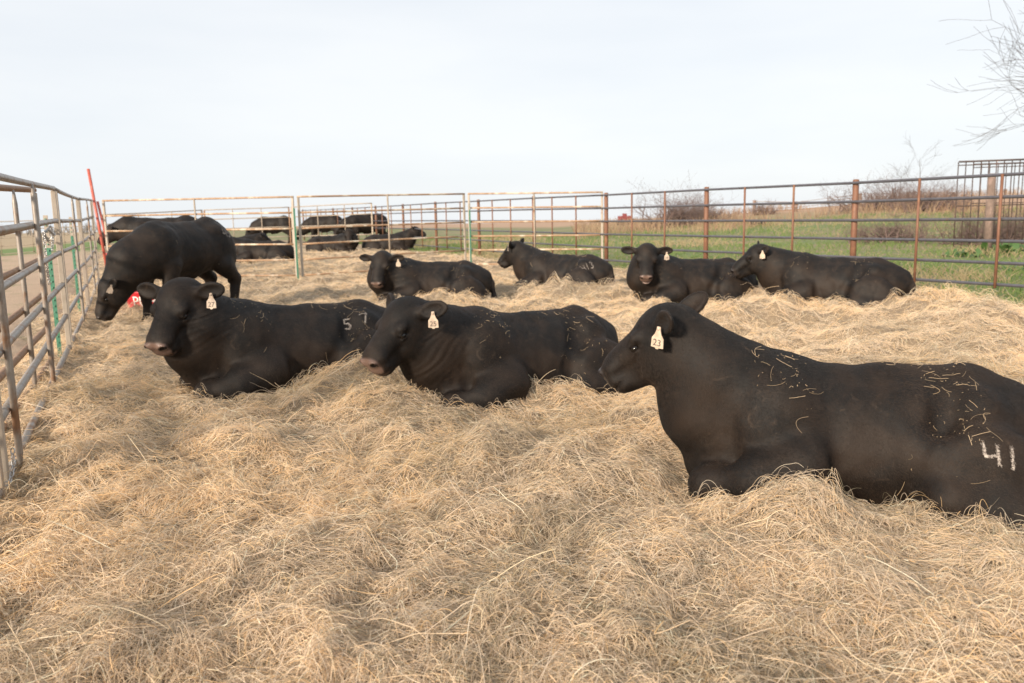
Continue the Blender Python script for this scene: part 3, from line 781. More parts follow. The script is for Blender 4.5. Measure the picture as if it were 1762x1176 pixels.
wx, wy = sample_ground(NW, .9, 30, 1.2, 1.0)
per = 32
wa = rng.random(NW)*6.283; ws = .03 + .045*rng.random(NW); wc = rng.normal(0, .75, NW); wl = .012 + .085*rng.random(NW)**2.2; wwarm = np.clip(warmth(wx, wy)*.9 + rng.normal(0, .25, NW), 0, 1)
rep = lambda a: np.repeat(a, per)
fw = 1 + np.clip(wy - 3, 0, 25)*.13
ox = rng.normal(0, 1, NW*per)*rep(ws*fw**.6); oy = rng.normal(0, 1, NW*per)*rep(ws*fw**.6)
x = rep(wx) + ox; y = rep(wy) + oy
fall = np.exp(-((ox/rep(ws*fw**.6))**2 + (oy/rep(ws*fw**.6))**2)*.5)
n = NW*per
layer(x, y, rep(wa) + rng.normal(0, .6, n), (.035 + .09*rng.random(n))*rep(fw)**.5, rep(wc) + rng.normal(0, .4, n), rep(wl)*fall*rng.random(n)*rep(fw)**.3 + .004, rep(wl)*.5*fall,
      rng.normal(0, .13, n), (.00034 + .00045*rng.random(n))*rep(fw)**.8, rep(wwarm))
N3 = 7000                                                    # stiff pale stalks and stems that stick up
x, y = sample_ground(N3, .9, 24, 1.2, 1.1)
fw3 = 1 + np.clip(y - 3, 0, 25)*.1
layer(x, y, rng.random(N3)*7, (.08 + .18*rng.random(N3))*fw3**.4, rng.normal(0, .5, N3), .02 + .02*rng.random(N3), .01*rng.random(N3),
      rng.normal(.12, .28, N3), (.0006 + .0007*rng.random(N3))*fw3**.7, warmth(x, y)*.8)
N4 = 26000                                                   # chaff: short broken bits
x, y = sample_ground(N4, .9, 16, 1.0, 1.3)
layer(x, y, rng.random(N4)*7, (.008 + .03*rng.random(N4)), rng.normal(0, .4, N4), .012 + .03*rng.random(N4), 0*x, rng.normal(0, .3, N4),
      (.0007 + .0010*rng.random(N4)), warmth(x, y)*.4)
straw = hair_object('loose_straw', np.concatenate(allp), np.concatenate(allr), np.concatenate(allc_), M['straw'])
tag(straw, 'tan loose straw bedding strewn in wisps and mounds over the pen floor', 'straw', kind='stuff')
print('straw strands', sum(len(a) for a in allp))

# short coat of hair on the three nearest bulls
M['coat'] = strand_material('coat_hair', .42, 0.0); M['coat'].node_tree.nodes['Principled BSDF'].inputs['Specular IOR Level'].default_value = .36
for idx, cnt in ((0, 220000), (1, 120000), (2, 110000)):
    root, V, Fc = BULLS[idx]
    a, b, c, d = V[Fc[:, 0]], V[Fc[:, 1]], V[Fc[:, 2]], V[Fc[:, 3]]
    nn = np.cross(c - a, d - b); ar = np.linalg.norm(nn, axis=1); nn /= ar[:, None] + 1e-9
    bm = root.children[0].data; muz = np.zeros(len(V), dtype=np.float32); bm.attributes['muzzle'].data.foreach_get('value', muz)
    w = ar*(muz[Fc[:, 0]] < .2)*((a[:, 2]) > -.1)
    f = rng.choice(len(Fc), cnt, p=w/w.sum()); u = rng.random((cnt, 1)); v = rng.random((cnt, 1))
    o = a[f]*(1-u)*(1-v) + b[f]*u*(1-v) + c[f]*u*v + d[f]*(1-u)*v; nf = nn[f]
    flowd = np.stack([-.75 + .9*(fbm(o[:, 0]*4, o[:, 2]*4, 2) - .5), .25*(fbm(o[:, 0]*5 + 9, o[:, 2]*5, 2) - .5), -.6 + .7*(fbm(o[:, 0]*4 + 30, o[:, 1]*4, 2) - .5)], 1) + rng.normal(0, .16, (cnt, 3))
    tdir = flowd - nf*(flowd*nf).sum(1, keepdims=True); tdir /= np.linalg.norm(tdir, axis=1, keepdims=True) + 1e-9
    ln = .006 + .007*rng.random((cnt, 1))
    pts = np.stack([o - nf*.0005, o + tdir*ln*.5 + nf*ln*.16, o + tdir*ln + nf*ln*(.16 + .14*rng.random((cnt, 1)))], 1)
    patch = sstep(.42, .64, fbm(o[:, 0]*3 + idx, o[:, 1]*3 + o[:, 2]*3, 3))[:, None]
    colr = (np.array([(.0055, .0043, .0039)])*(1-patch) + np.array([(.033, .0200, .0125)])*patch)*(.75 + .6*rng.random((cnt, 1)))
    hair_object('coat', pts, np.tile(np.array([[.00028, .00024, .00008]]), (cnt, 1)), colr, M['coat'], root)

# straw flecks stuck to the bulls' backs
fp, fr_, fc_ = [], [], []
for idx, cnt in ((0, 260), (1, 200), (2, 230), (3, 14), (4, 70), (5, 50), (6, 40), (7, 60)):
    root, V, Fc = BULLS[idx]
    mw = root.matrix_basis
    a, b, c, d = V[Fc[:, 0]], V[Fc[:, 1]], V[Fc[:, 2]], V[Fc[:, 3]]
    nr_ = np.cross(c - a, d - b); nr_ /= np.linalg.norm(nr_, axis=1)[:, None] + 1e-9
    ce = (a + b + c + d)/4
    w = np.clip(nr_[:, 2] - .1, 0, 1)**1.2*(ce[:, 0] < .5)*(ce[:, 2] > .3) + .05*(ce[:, 0] < .7)*(nr_[:, 1] > .2)*(ce[:, 2] > 0)
    cl = fbm(ce[:, 0]*5, ce[:, 1]*5 + ce[:, 2]*5, 2); w = w*sstep(.4, .7, cl)
    pick = rng.choice(len(Fc), cnt, p=w/w.sum())
    for i in pick:
        nn = Vector(nr_[i]); t = Vector(rng.normal(0, 1, 3)); t = (t - nn*t.dot(nn)).normalized(); s = nn.cross(t)
        Ln = random.choice((.003, .004, .005, .007, .01, .014, .022, .04, .07)); cv = random.gauss(0, .12 if random.random() < .75 else .45)*Ln
        o = Vector(ce[i]) + nn*.003
        q = [mw @ (o + t*Ln*(u - .5)*1.2 + s*cv*(1 - 4*(u-.5)**2) + nn*(.002 + .004*random.random())) for u in np.linspace(0, 1, 6)]
        fp.append([tuple(v) for v in q]); rr = random.uniform(.0005, .0012)*(1 if idx < 3 else 1.6); fr_.append([rr]*6)
        fc_.append(random.choice(((.42, .31, .19), (.32, .24, .16), (.46, .35, .23), (.22, .17, .11))))
fl = hair_object('straw_flecks', np.array(fp), np.array(fr_), np.array(fc_), M['straw'])
tag(fl, 'scattered short straw bits stuck on the backs of the black bulls', 'straw', kind='stuff')

# ------------------------------------------------------------------ grass beyond the right fence
NG = 60000
y = 6 + 36*rng.random(NG)**1.5; x = 10.46 - .497*y + rng.random(NG)**1.4*(6 + y*1.0) - .8
dens = fbm(x*.7, y*.7, 3)
keep = (straw_mask(x, y) < .35) & (x < 42)
x, y, dens = x[keep], y[keep], dens[keep]; n = len(x)
dryf = sstep(.5, .64, fbm(x*.35 + 80, y*.35, 3) + .1*(rng.random(n) - .5))
hgt = (.05 + .13*rng.random(n)*sstep(.3, .7, dens))*(1 + .5*dryf)*(1 + y*.012)
a = rng.random(n)*6.283; lean = .3 + .8*rng.random(n)
t = np.linspace(0, 1, 4)[None, :]
gxp = x[:, None] + np.cos(a)[:, None]*(hgt*lean)[:, None]*t**1.7
gyp = y[:, None] + np.sin(a)[:, None]*(hgt*lean)[:, None]*t**1.7
gzp = terr(x, y)[:, None] - .01 + hgt[:, None]*t*(1 - .3*t*lean[:, None])
gc = np.where((rng.random(n) < dryf*.85 + .08)[:, None], np.array([(.42, .33, .19)]), np.array([(.11, .18, .045)]) + rng.random((n, 1))*np.array([(.11, .11, .05)]))
gr = (.0022 + .002*rng.random(n))[:, None]*np.array([1, .9, .7, .2])[None, :]*(1 + y*.045)[:, None]
gro = hair_object('grass', np.stack([gxp, gyp, gzp], -1), gr, gc, M['grass'])
tag(gro, 'green pasture grass with dry tan tufts beyond the pipe fence', 'grass', kind='stuff')

# dry weeds along the crest of the right field
NW2 = 16000
y = 30 + 30*rng.random(NW2); x = y*(.08 + .65*rng.random(NW2)); dn = fbm(x*.22 + 7, y*.3, 3)
keep = (rng.random(NW2) < sstep(.42, .6, dn)*sstep(30, 42, y)) & (straw_mask(x, y) < .1)
x, y = x[keep], y[keep]; n = len(x); hgt = .2 + .45*rng.random(n); a = rng.random(n)*6.283
gx2 = x[:, None] + np.cos(a)[:, None]*.4*hgt[:, None]*t**1.5; gy2 = y[:, None] + np.sin(a)[:, None]*.4*hgt[:, None]*t**1.5
gz2 = terr(x, y)[:, None] - .02 + hgt[:, None]*t
wc2 = np.array([(.36, .23, .15), (.46, .33, .21), (.27, .19, .13)])[rng.integers(0, 3, n)]
wd2 = hair_object('dry_weeds', np.stack([gx2, gy2, gz2], -1), np.tile(np.array([[.010, .009, .007, .003]]), (n, 1)), wc2, M['grass'])
tag(wd2, 'tan and rust brown dry weeds along the crest of the field', 'weeds', kind='stuff')

# ------------------------------------------------------------------ fences
def gz(p): return float(terr(p.x, p.y))
def panel(label, a, b, ta, tb, ba, bb, nrail=6, rail_mat='pipe_orange', post_mat='post_white', nstay=1, r=.020, stay_r=.016, stay_mat=None, group='steel pipe panels of the pen', flat_ends=False, post_w=.05, gaps=None, stays=None):
    """welded panel between plan points a and b; ta/tb top heights, ba/bb bottom heights (world z)"""
    a = Vector((a[0], a[1], 0)); b = Vector((b[0], b[1], 0)); d = (b-a).normalized(); side = d
    o = empty('fence_panel', (a.x, a.y, ba), label=label, cat='fence panel', group=group)
    inv = Matrix.Translation(-Vector((a.x, a.y, ba)))
    def at(s, v):                                            # s along 0..1, v 0 bottom..1 top
        p = a.lerp(b, s); zb = ba + (bb-ba)*s; zt = ta + (tb-ta)*s
        return inv @ Vector((p.x, p.y, zb + (zt-zb)*v))
    L_ = (b-a).length; e = post_w/L_
    heights = gaps or [i/(nrail-1) for i in range(nrail)]
    for s in (e/2, 1-e/2):
        MB().bar(at(s, -.02), at(s, heights[-1]) - Vector((0, 0, r)), post_w, post_w*.8, side).build('upright', M[post_mat], o, False, .004)
    for i, v in enumerate(heights):
        top = i == len(heights)-1
        p0, p1 = (at(0, v), at(1, v)) if top else (at(e, v), at(1-e, v))
        n = 8; sag = random.uniform(-.006, .008)
        pts = [p0.lerp(p1, k/n) + Vector((0, 0, -sag*math.sin(math.pi*k/n))) for k in range(n+1)]
        MB().tube(pts, r, 10).build('rail', M[rail_mat], o)
    nrm = Vector((-d.y, d.x, 0))
    for s in (stays or [(k+1)/(nstay+1) for k in range(nstay)]):
        off = nrm*(r + stay_r + .001)
        if flat_ends:                                        # round rod with flattened, tapering ends
            p = [at(s, heights[0] + .0), at(s, heights[0] + .05), at(s, heights[-1] - .075), at(s, heights[-1]-.01)]
            MB().tube([q - off for q in p], [.007, stay_r, stay_r, .007], 8).build('stay', M[stay_mat or rail_mat], o)
        else:
            MB().tube([at(s, 0) - off, at(s, 1) - off - Vector((0, 0, .0))], stay_r, 8).build('stay', M[stay_mat or rail_mat], o)
    return o
def tpost(label, p, h, mat='green_post', lean=(0, 0), white=0, group='green steel posts tied to the panels'):
    o = empty('steel_post', p, label=label, cat='post', group=group)
    tip = Vector((lean[0], lean[1], h)); up = tip.normalized()
    a = Vector((0, 0, -.1)); b = tip*(1 - white)
    mb = MB(); mb.bar(a, b, .034, .006, (1, .3, 0)); mb.bar(a + Vector((0, .019, 0)), b + Vector((0, .019, 0)), .006, .030, (1, .3, 0))
    for k in range(int(h/.055)):
        c = up*(.05 + k*.055); mb.bar(c + Vector((0, -.008, 0)), c + Vector((0, -.008, .012)), .012, .008, (1, 0, 0))
    mb.build('stake', M[mat], o, False)
    if white:
        m2 = MB(); m2.bar(b, tip, .036, .007, (1, .3, 0)); m2.bar(b + Vector((0, .019, 0)), tip + Vector((0, .019, 0)), .007, .031, (1, .3, 0))
        m2.build('painted_tip', M['post_white'], o, False)
    return o
def chain(label, pts, size=.018, group='chains holding the panels'):
    """each link of the chain along the polyline; one mesh, a chain is one thing"""
    pts = [Vector(p) for p in pts]; mb = MB(); k = 0
    for a, b in zip(pts[:-1], pts[1:]):
        d = b - a; n = max(1, int(d.length/(size*1.5)))
        for i in range(n):
            c = a + d*((i+.5)/n); t = d.normalized(); up = Vector((0, 0, 1)) if abs(t.z) < .8 else Vector((1, 0, 0))
            u = t.cross(up).normalized(); w = t.cross(u)
            s = u if k % 2 else w; k += 1
            ring = []
            for q in range(9):
                an = 2*math.pi*q/8; ring.append(c + t*math.cos(an)*size*1.05 + s*math.sin(an)*size*.6)
            mb.tube(ring, size*.2, 5, False)
    o = mb.build('chain', M['chain']); c0 = pts[0]
    return tag(o, label, 'chain', group)

FP = [(-.55, -.3), (-2.36, 3.55), (-4.12, 7.34), (-5.86, 11.0), (-8.35, 16.2)]
F2 = (-4.19, 7.48)
def gzz(p): return float(terr(*p))
pz = [gzz(p) for p in FP]
TP = [1.50, 1.53, 1.64, 1.66, 1.86]
LG = 'panels of the left pen fence'
panel('nearest panel of the left fence with grey rails and pointed rods', FP[1], FP[2], TP[1], TP[2], pz[1] + .06, pz[2] + .10, 6, 'pipe_grey', 'post_white', 5, .022, .017, 'pipe_grey', LG, True, .05, None, (.06, .503))
panel('left fence panel running back past the camera', FP[0], (FP[1][0]+.03, FP[1][1]-.08), TP[0], TP[1], pz[0] + .06, pz[1] + .06, 6, 'pipe_grey', 'post_tan', 5, .022, .017, 'pipe_grey', LG, True, .055)
panel('second panel of the left fence between the two white post pairs', F2, FP[3], 1.64, TP[3] + .03, pz[2] + .09, pz[3] + .08, 6, 'pipe_grey', 'post_white', 1, .020, .015, 'pipe_grey', LG, True, .055)
panel('short far panel of the left fence ending at the red pole', (FP[3][0]-.03, FP[3][1]+.08), FP[4], TP[3] + .03, TP[4], pz[3] + .08, pz[4] + .08, 6, 'pipe_grey', 'post_white', 2, .020, .015, 'pipe_grey', LG, True, .05)
o_ = (-.16, -.04)                                             # the brown panel overlapping outside the nearest one
panel('brown railed panel overlapping outside the nearest left panel', (-2.45, 3.3), (-3.98, 6.80), 1.47, 1.60, .10, .16, 6, 'pipe_rust', 'post_tan', 1, .023, .017, 'pipe_grey', LG, True, .055, None, (.08, .64))
tpost('green post chained at the near joint of the left fence', (-4.09, 7.12, pz[2]), 1.30, white=.22)
tpost('green post beside the second white post pair of the left fence', (-5.93, 10.9, pz[3]), 1.30, white=.2)
C_ = [Vector((-3.88, 6.78, 1.27)), Vector((-4.02, 7.1, 1.22)), Vector((-4.22, 7.46, 1.27)), Vector((-4.26, 7.44, 1.18)), Vector((-4.05, 7.05, 1.17)), Vector((-3.9, 6.74, 1.24)), Vector((-4.1, 7.2, 1.30)), Vector((-4.22, 7.44, 1.22)), Vector((-4.2, 7.36, 1.08))]
chain('bright chain wrapped round the near joint of the left fence', C_)
chain('loose end of chain hanging down the tan post of the left fence', [(-3.89, 6.72, 1.25), (-3.90, 6.73, .98), (-4.0, 6.92, .80)])
chain('silver chain round the foot of the nearest left post', [(-2.335, 3.60, .26), (-2.32, 3.57, .18), (-2.32, 3.53, .115), (-2.42, 3.46, .105)], .015)
chain('small chain at the second white post pair', [(-5.98, 10.95, 1.32), (-5.94, 10.9, 1.26), (-6.02, 11.0, 1.22)], .014)

# red poles at the corner
rp0 = P(188, 482, 15.4); rp1 = P(152, 291, 15.4)
tag(MB().tube([rp0, rp1], .027, 10).build('red_pole', M['red_paint']), 'tall leaning red pole rising above the left corner of the pen', 'pole')
r0 = P(187, 425, 16.3); r1 = P(168, 347, 16.3)
tag(MB().tube([r0, r1], .024, 10).build('red_brace', M['red_paint']), 'short red brace slanting beside the corner post under the top rail', 'brace')

# cross panels (orange railed)
XA, XB, XC, XD = P(172, 346, 16.2), P(508, 339, 15.3), P(802, 334, 17.6), P(1040, 331, 17.0)
XG = 'orange railed cross panels'
def xpanel(label, a, b, **k):
    panel(label, (a.x, a.y), (b.x, b.y), a.z, b.z, gz(a) + .13, gz(b) + .13, 6, 'pipe_orange', 'post_white', 1, .018, .017, 'post_tan', XG, False, .042)
xpanel('left orange railed cross panel behind the grazing bull', XA + Vector((.05, 0, 0)), XB - Vector((.035, 0, 0)))
xpanel('middle orange railed cross panel behind the bull that faces us', XB + Vector((.035, 0, 0)), XC - Vector((.035, 0, 0)))
xpanel('right orange railed cross panel ending at the rust red corner post', XC + Vector((.035, 0, 0)), XD - Vector((.03, 0, 0)))
tpost('green post at the joint of the left and middle cross panels', (XB.x - .01, XB.y - .10, gz(XB)), 1.40, group='green steel posts of the cross panels')
tpost('green post at the joint of the middle and right cross panels', (XC.x + .07, XC.y - .08, gz(XC)), 1.45, white=.1, group='green steel posts of the cross panels')

# right pipe fence: rust posts 3.35 m apart, two stays between, six blue-grey rails
tops = {1909: 283, 1473: 309, 1216: 322, 1043: 332, 918: 338, 823: 343.5, 749: 347.5, 693: 351.5, 646: 354.5, 606: 357, 573: 358.5, 546: 360, 521: 361}
pf = empty('pipe_fence', (P(1473, 309, 11.2).x, 11.2, 0), label='long welded pipe fence with rust red posts running along the green field', cat='fence')
off = Vector(pf.location); posts = []
for px, ty in tops.items():
    z = (1/(px - 200)*1000)/.2105*3.0
    z = z*1.0
    t = P(px, ty, z) - off; g = gzz((t.x + off.x, t.y + off.y))
    posts.append((t, g))
    MB().tube([Vector((t.x, t.y, g - .1)), t + Vector((0, 0, -.01)), t + Vector((0, 0, .0))], [.042, .042, .030], 12).build('post', M['post_rust'], pf)
dvec = (posts[2][0] - posts[1][0]).normalized(); nrm = Vector((-dvec.y, dvec.x, 0)).normalized()
if nrm.y > 0: nrm = -nrm
near_t = posts[0][0] + (posts[0][0] - posts[1][0])
rail_tops = [near_t] + [p[0] for p in posts]; rail_g = [posts[0][1]] + [p[1] for p in posts]
for i in range(6):
    pts = []
    for t, g in zip(rail_tops, rail_g):
        lowz = g + .20; z = t.z - .05 - (t.z - .05 - lowz)*i/5
        pts.append(Vector((t.x, t.y, z)) + nrm*.055)
    MB().tube(pts, .019, 10).build('rail', M['rail_blue'], pf)
for k in range(len(rail_tops)-1):
    (t0, g0), (t1, g1) = (rail_tops[k], rail_g[k]), (rail_tops[k+1], rail_g[k+1])
    for s in (1/3, 2/3):
        t = t0.lerp(t1, s); g = g0 + (g1-g0)*s
        MB().tube([Vector((t.x, t.y, g + .16)) + nrm*.09, Vector((t.x, t.y, t.z - .04)) + nrm*.09], .017, 8).build('stay', M['post_rust'], pf)

# pens behind: thin far panels left of the fence
FG = 'far pale panels of the back pen'
a, b = P(175, 370, 27), P(348, 362, 30); c2 = P(640, 350, 30)
panel('far thin panel behind the grazing bull', (a.x, a.y), (b.x, b.y), a.z, b.z, gz(a)+.15, gz(b)+.15, 5, 'post_tan', 'post_tan', 2, .018, .016, None, FG)
b2 = P(498, 357, 30.5)
panel('far thin panel left of the white post', (b.x+.05, b.y), (b2.x, b2.y), b.z, b2.z, gz(b)+.15, gz(b2)+.15, 5, 'post_tan', 'pipe_rust', 2, .018, .016, None, FG)
panel('far thin panel above the two lying bulls', (b2.x+.05, b2.y), (c2.x, c2.y), b2.z, c2.z, gz(b2)+.15, gz(c2)+.15, 5, 'post_tan', 'post_tan', 2, .018, .016, None, FG)
a, b = P(-60, 384, 34), P(160, 377, 36)
panel('far thin fence panel across the bare ground at left', (a.x, a.y), (b.x, b.y), a.z, b.z, gz(a)+.1, gz(b)+.1, 5, 'post_tan', 'post_tan', 3, .02, .016, None, FG)

# ------------------------------------------------------------------ red tubs
def tub(label, p, r, h, txt=None, yaw=-90, tilt=0):
    o = empty('feed_tub', (p[0], p[1], p[2]), label=label, cat='feed tub', group='red feed tubs')
    mb = MB(); n = 36; prof = [(r*.86, 0), (r*.9, h*.3), (r*.97, h*.9), (r*1.05, h*.94), (r*1.05, h), (r*.96, h), (r*.88, h*.3), (r*.8, .03), (0.001, .03)]
    for rr, z in prof:
        for k in range(n): mb.v.append(Vector((rr*math.cos(2*math.pi*k/n), rr*math.sin(2*math.pi*k/n), z)))
    for i in range(len(prof)-1):
        for k in range(n): mb.f.append((i*n+k, i*n+(k+1) % n, (i+1)*n+(k+1) % n, (i+1)*n+k))
    mb.build('tub_wall', M['tub_red'], o)
    if txt:
        me = text_mesh(txt, h*.62, 'tub_lettering')
        for v in me.vertices:
            an = math.radians(yaw) + v.co.x/(r*.95); z = h*.55 + v.co.y; rr = r*(.9 + .07*(z/h - .3)/.6) + .004 + v.co.z*2
            v.co = Vector((rr*math.cos(an), rr*math.sin(an), z))
        link_mesh('tub_lettering', me, M['lettering'], o, False)
    return o
g = G(246, 541); tub('red feed tub with white capital letters beneath the grazing bull', (g.x, g.y + .32, g.z), .34, .30, 'PUR', -84)
g = G(196, 462); tub('red feed tub under the left cross panel beside the red pole', (g.x, g.y + .32, g.z + .05), .30, .34, None)

# ------------------------------------------------------------------ bare trees, brush, cage, far fence
def bark(name, a, b):
    m = Mat(name); n = m.noise(m.coord((6, 6, 1.5)), 4, 6, .7)
    m.base(m.mix(n, a, b)).rough(.9).bump(n, .6, .02); return m.m
M['bark'] = bark('bare_bark', (.065, .056, .053), (.12, .10, .095)); M['brush'] = bark('dry_brush', (.13, .09, .078), (.22, .155, .135))
def grow(mb, p, d, L_, r, lev, spread, up, rnd, sides=5, kids=(3, 5), ends=None):
    n = 5; pts = [p]; rad = [r]; q = Vector(p); dd = Vector(d)
    for i in range(n):
        dd = (dd + Vector((rnd.gauss(0, .12), rnd.gauss(0, .12), rnd.gauss(0, .1) + up*.08))).normalized()
        q = q + dd*(L_/n); pts.append(q.copy()); rad.append(max(r*(1 - .7*(i+1)/n), .0032))
    mb.tube(pts, rad, sides if lev > 1 else 3, False)
    if lev == 0: return
    for k in range(rnd.randint(*kids)):
        i = rnd.randint(1, n); ax = Vector((rnd.gauss(0, 1), rnd.gauss(0, 1), rnd.gauss(0, .7)))
        t = (pts[i] - pts[i-1]).normalized(); ax = (ax - t*ax.dot(t)).normalized()
        nd = (t*math.cos(spread) + ax*math.sin(spread)).normalized()
        grow(mb, pts[i], nd, L_*rnd.uniform(.5, .75), max(rad[i]*.62, .0035), lev-1, spread, up, rnd, sides, kids)
def bare_tree(label, base, h, r, lev, seed, group=None, mat='bark', lean=(0, 0), kids=(4, 6), name='bare_tree', cat='tree', n_main=7, spread=.75, first=.22, lf=.5):
    rnd = random.Random(seed); o = empty(name, base, label=label, cat=cat, group=group)
    tp = [Vector((lean[0]*t, lean[1]*t, h*.75*t)) + Vector((rnd.gauss(0, .03)*h*.2*t, rnd.gauss(0, .03)*h*.2*t, 0)) for t in (0, .2, .4, .6, .8, 1)]
    MB().tube([tp[0] - Vector((0, 0, .2))] + tp[1:], [r*(1 - .75*t) for t in (0, .2, .4, .6, .8, 1)], 9).build('trunk', M[mat], o)
    mb = MB()
    for k in range(n_main):
        s = first + (.98-first)*k/(n_main-1); i = min(int(s*5), 4); p = tp[i].lerp(tp[i+1], s*5 - i)
        an = k*2.4 + rnd.random(); el = rnd.uniform(.25, .8) if lf > .4 else rnd.uniform(.5, 1.05)
        d = Vector((math.cos(an)*math.cos(el), math.sin(an)*math.cos(el), math.sin(el)))
        grow(mb, p, d, h*lf*(1.15 - .6*s), r*.42*(1 - .6*s), lev, spread, .5, rnd, 5, kids)
    mb.build('branches', M[mat], o)
    return o
b = P(1995, 420, 17.5); bare_tree('large bare grey tree at the right edge with long twiggy branches', (b.x, b.y, gz(b)), 12, .22, 3, 8, kids=(6, 8), n_main=36, spread=.6, first=.10, lf=.215)
BG = 'bare saplings along the far field'
for i, (px, dep, h, lab) in enumerate(((1580, 46, 3.4, 'thin bare sapling standing against the sky above the right fence'), (1548, 50, 2.2, 'low bare sapling just left of the taller one above the fence'))):
    b = P(px, 350, dep); bare_tree(lab, (b.x, b.y, gz(b)), h, .03, 2, 20+i, BG, kids=(3, 5), n_main=6, spread=.5)
def thicket(label, px, py, dep, w, h, n, seed, group='brown brush thickets', mat='brush'):
    rnd = random.Random(seed); b = P(px, py, dep); o = empty('brush', (b.x, b.y, gz(b)), label=label, cat='brush', group=group)
    mb = MB()
    for k in range(int(n*1.6)):
        p = Vector((rnd.gauss(0, w*.26), rnd.gauss(0, w*.15), -.05)); an = rnd.random()*6.28; el = rnd.uniform(.5, 1.4)
        d = Vector((math.cos(an)*math.cos(el), math.sin(an)*math.cos(el), math.sin(el)))
        grow(mb, p, d, h*rnd.uniform(.5, 1.0), .012 + .0005*dep, 2, .8, -.4, rnd, 4, (4, 6))
    mb.build('stems', M[mat], o); return o
thicket('tall brown brush thicket left of the second fence post', 1165, 365, 42, 2.6, 1.7, 40, 3)
thicket('round brown brush clump behind the fence at centre right', 1205, 370, 44, 2.2, 1.3, 34, 4)
thicket('low brown brush on the field edge left of the rusted post', 1310, 368, 50, 1.8, .8, 16, 5)
thicket('tangled brush below the far wooden fence', 1520, 360, 44, 4.5, 1.5, 44, 6)
thicket('twiggy brush left of the wire cage', 1600, 365, 40, 3.0, 1.4, 34, 7)
thicket('brown brush growing inside the wire cage', 1690, 385, 22, 1.6, .9, 26, 8)
thicket('dry brush heap in the grass behind the fence', 1530, 405, 24, 2.6, .7, 40, 9)
thicket('dry brush right of the cage post', 1745, 395, 21, 1.4, .9, 20, 10)

# wire cage: two rod panels meeting at a corner, and a wooden post before it
def cage(label, a, b, top, n, group='rod panels of the wire cage'):
    o = empty('rod_panel', (a.x, a.y, gz(a)), label=label, cat='rod panel', group=group); inv = -Vector(o.location)
    ga, gb = gz(a), gz(b)
    for v in (1.0, .96, .5, .06):
        MB().tube([Vector((a.x, a.y, ga + top*v)) + inv, Vector((b.x, b.y, gb + top*v)) + inv], .022 if v == 1 else .013, 6).build('crossbar', M['rod_brown'], o)
    for k in range(n):
        s = k/(n-1); p = a.lerp(b, s); g = ga + (gb-ga)*s
        MB().tube([Vector((p.x, p.y, g)) + inv + Vector((0, .02, 0)), Vector((p.x, p.y, g + top)) + inv + Vector((0, .02, 0))], .014, 6).build('rod', M['rod_brown'], o)
za = 20.0; A1 = P(1642, 410, za); A2 = P(1800, 410, za - .5)
tz = P(1648, 279, za).z - gz(A1)
cage('front rod panel of the tall rusty wire cage', A1, A2, tz, 13)
A3 = P(1668, 405, za + 3.2); A4 = P(1812, 405, za + 2.4)
cage('back rod panel of the tall rusty wire cage', A3, A4, tz*1.02, 11)
w0 = P(1700, 408, 18.6); w1 = P(1707, 299, 18.6)
tag(MB().tube([Vector((w0.x, w0.y, gz(w0) - .1)), w1], [.10, .085], 12).build('wood_post', M['wood_post']), 'thick grey wooden post in front of the wire cage', 'post')
# far wooden field fence
ff = empty('field_fence', (P(1480, 370, 58).x, 58, 0), label='far wire field fence with wooden posts on the tan hill', cat='fence')
fo = Vector(ff.location); ptsf = []
for k, px in enumerate((1298, 1370, 1480, 1562, 1640, 1730)):
    t = P(px, [345, 347, 333, 331, 331, 326][k], 50 + k*.6); g = gzz((t.x, t.y)); ptsf.append(t)
    MB().tube([Vector((t.x, t.y, g - .1)) - fo, t - fo], .10, 8).build('post', M['wood_post'], ff)
for v in (.08, .3, .55, .8):
    MB().tube([Vector((t.x, t.y - .11, t.z - (t.z - gzz((t.x, t.y)))*v)) - fo for t in ptsf], .015, 5).build('wire', M['pipe_rust'], ff)

# tyre, red machine, white stone, weeds
def tyre(label, p, R_, r_):
    mb = MB(); n, m = 28, 10
    for i in range(n):
        a = 2*math.pi*i/n
        for k in range(m):
            b = 2*math.pi*k/m; rr = R_ + r_*math.cos(b); mb.v.append(Vector((rr*math.cos(a), rr*math.sin(a), r_ + r_*.9*math.sin(b))))
    for i in range(n):
        for k in range(m): mb.f.append((i*m+k, ((i+1) % n)*m+k, ((i+1) % n)*m+(k+1) % m, i*m+(k+1) % m))
    o = mb.build('tyre', M['rubber']); o.location = p; return tag(o, label, 'tyre')
g = G(1303, 388); tyre('black tyre lying flat in the green grass behind the fence', g, .32, .11)
g = G(1075, 388); o = empty('farm_wagon', g, .25, label='small faded red farm wagon standing at the end of the green field', cat='wagon')
o.scale = (.72, .72, .72)
mb = MB(); mb.bar((-.55, 0, .62), (.55, 0, .62), .7, .42, (0, 1, 0)); mb.build('box', M['red_dull'], o, False, .03)
MB().bar((-.15, .05, .9), (.15, .05, .9), .4, .3, (0, 1, 0)).build('seat_box', M['red_dull'], o, False, .03)
for sx_ in (-.4, .4):
    for sy_ in (-.4, .4):
        MB().tube([(sx_, sy_ - .05, .26), (sx_, sy_ + .05, .26)], .26, 18).build('wheel', M['rubber'], o)
MB().tube([(.6, 0, .6), (1.5, 0, .35)], .04, 8).build('drawbar', M['pipe_rust'], o)
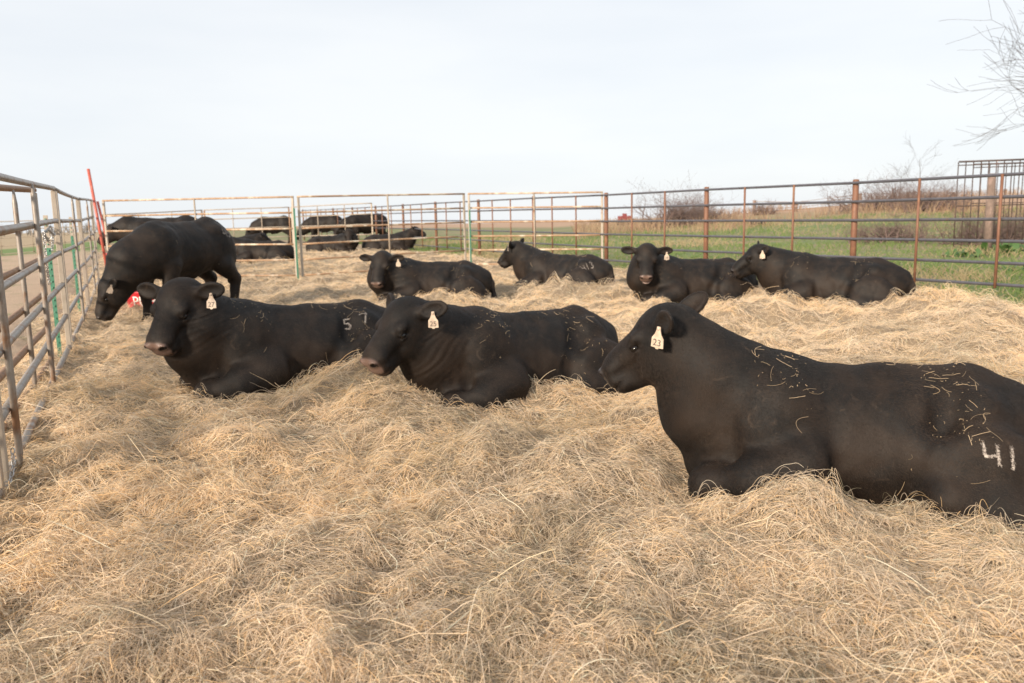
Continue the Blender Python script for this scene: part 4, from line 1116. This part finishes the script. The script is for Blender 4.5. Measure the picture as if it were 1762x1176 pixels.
def leafy(label, px, py, n, size, seed, group='leafy green weeds by the fence'):
    rnd = random.Random(seed); g = G(px, py); o = empty('weed_plant', g, label=label, cat='weed', group=group); mb = MB()
    for k in range(n):
        a = rnd.random()*6.28; el = rnd.uniform(.2, 1.2); Ln = size*rnd.uniform(.5, 1.1); c = Vector((rnd.gauss(0, size*.8), rnd.gauss(0, size*.6), 0))
        d = Vector((math.cos(a)*math.cos(el), math.sin(a)*math.cos(el), math.sin(el))); s = Vector((-math.sin(a), math.cos(a), 0))
        b = len(mb.v); w = Ln*.16
        for t, ww, dr in ((0, .15, 0), (.35, 1, .02), (.7, .8, -.04), (1, .05, -.2)):
            q = c + d*Ln*t + Vector((0, 0, dr*Ln)); mb.v += [q + s*w*ww, q + Vector((0, 0, -.15*w*ww)), q - s*w*ww]
        for i in range(3):
            for j in range(2): mb.f.append((b+i*3+j, b+i*3+j+1, b+i*3+j+4, b+i*3+j+3))
    mb.build('leaves', M['leaf'], o)
lm = Mat('weed_leaf'); n_ = lm.noise(lm.coord(), 6, 4); lm.base(lm.mix(n_, (.035, .085, .022), (.075, .14, .035))).rough(.5); M['leaf'] = lm.m
leafy('dark green leafy weed clump below the wire cage', 1742, 437, 70, .42, 1)
leafy('broad leafy weeds left of the largest weed clump', 1668, 442, 45, .3, 2)
leafy('small green weeds at the foot of the right rusted post', 1500, 455, 40, .2, 3)
leafy('leafy weeds beneath the lowest rail at the right edge', 1745, 468, 40, .22, 4)

# distant tree line at the left horizon and dry grass band on the right hill
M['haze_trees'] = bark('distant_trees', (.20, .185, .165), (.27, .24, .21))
def treeline(label, pts, h, seed, group='distant bare tree lines'):
    rnd = random.Random(seed); mb = MB()
    o = empty('distant_trees', pts[0], label=label, cat='tree line', group=group); off = Vector(pts[0])
    a, b = Vector(pts[0]), Vector(pts[1]); n = int((b-a).length/1.2)
    for k in range(n):
        p = a.lerp(b, k/n) - off + Vector((rnd.gauss(0, .4), rnd.gauss(0, 5), -.3)); hh = h*rnd.uniform(.35, 1.0)
        for q in range(6):
            an = rnd.random()*6.28; d = Vector((math.cos(an)*.5, math.sin(an)*.5, 1)).normalized()
            mb.tube([p, p + d*hh*.5, p + d*hh + Vector((0, 0, hh*.1))], [.14, .12, .03], 3, False)
    mb.build('stems', M['haze_trees'], o); o['kind'] = 'stuff'
    for kk in ('group',): 
        if kk in o: del o[kk]
for k, (x0, x1, dep) in enumerate(((-90, -200, 240),)):
    a = Vector((-210, 240, float(terr(-210, 240)))); b = Vector((-95, 235, float(terr(-95, 235))))
    treeline('grey brown line of distant bare trees along the left horizon', (a, b), 3.6, 31)
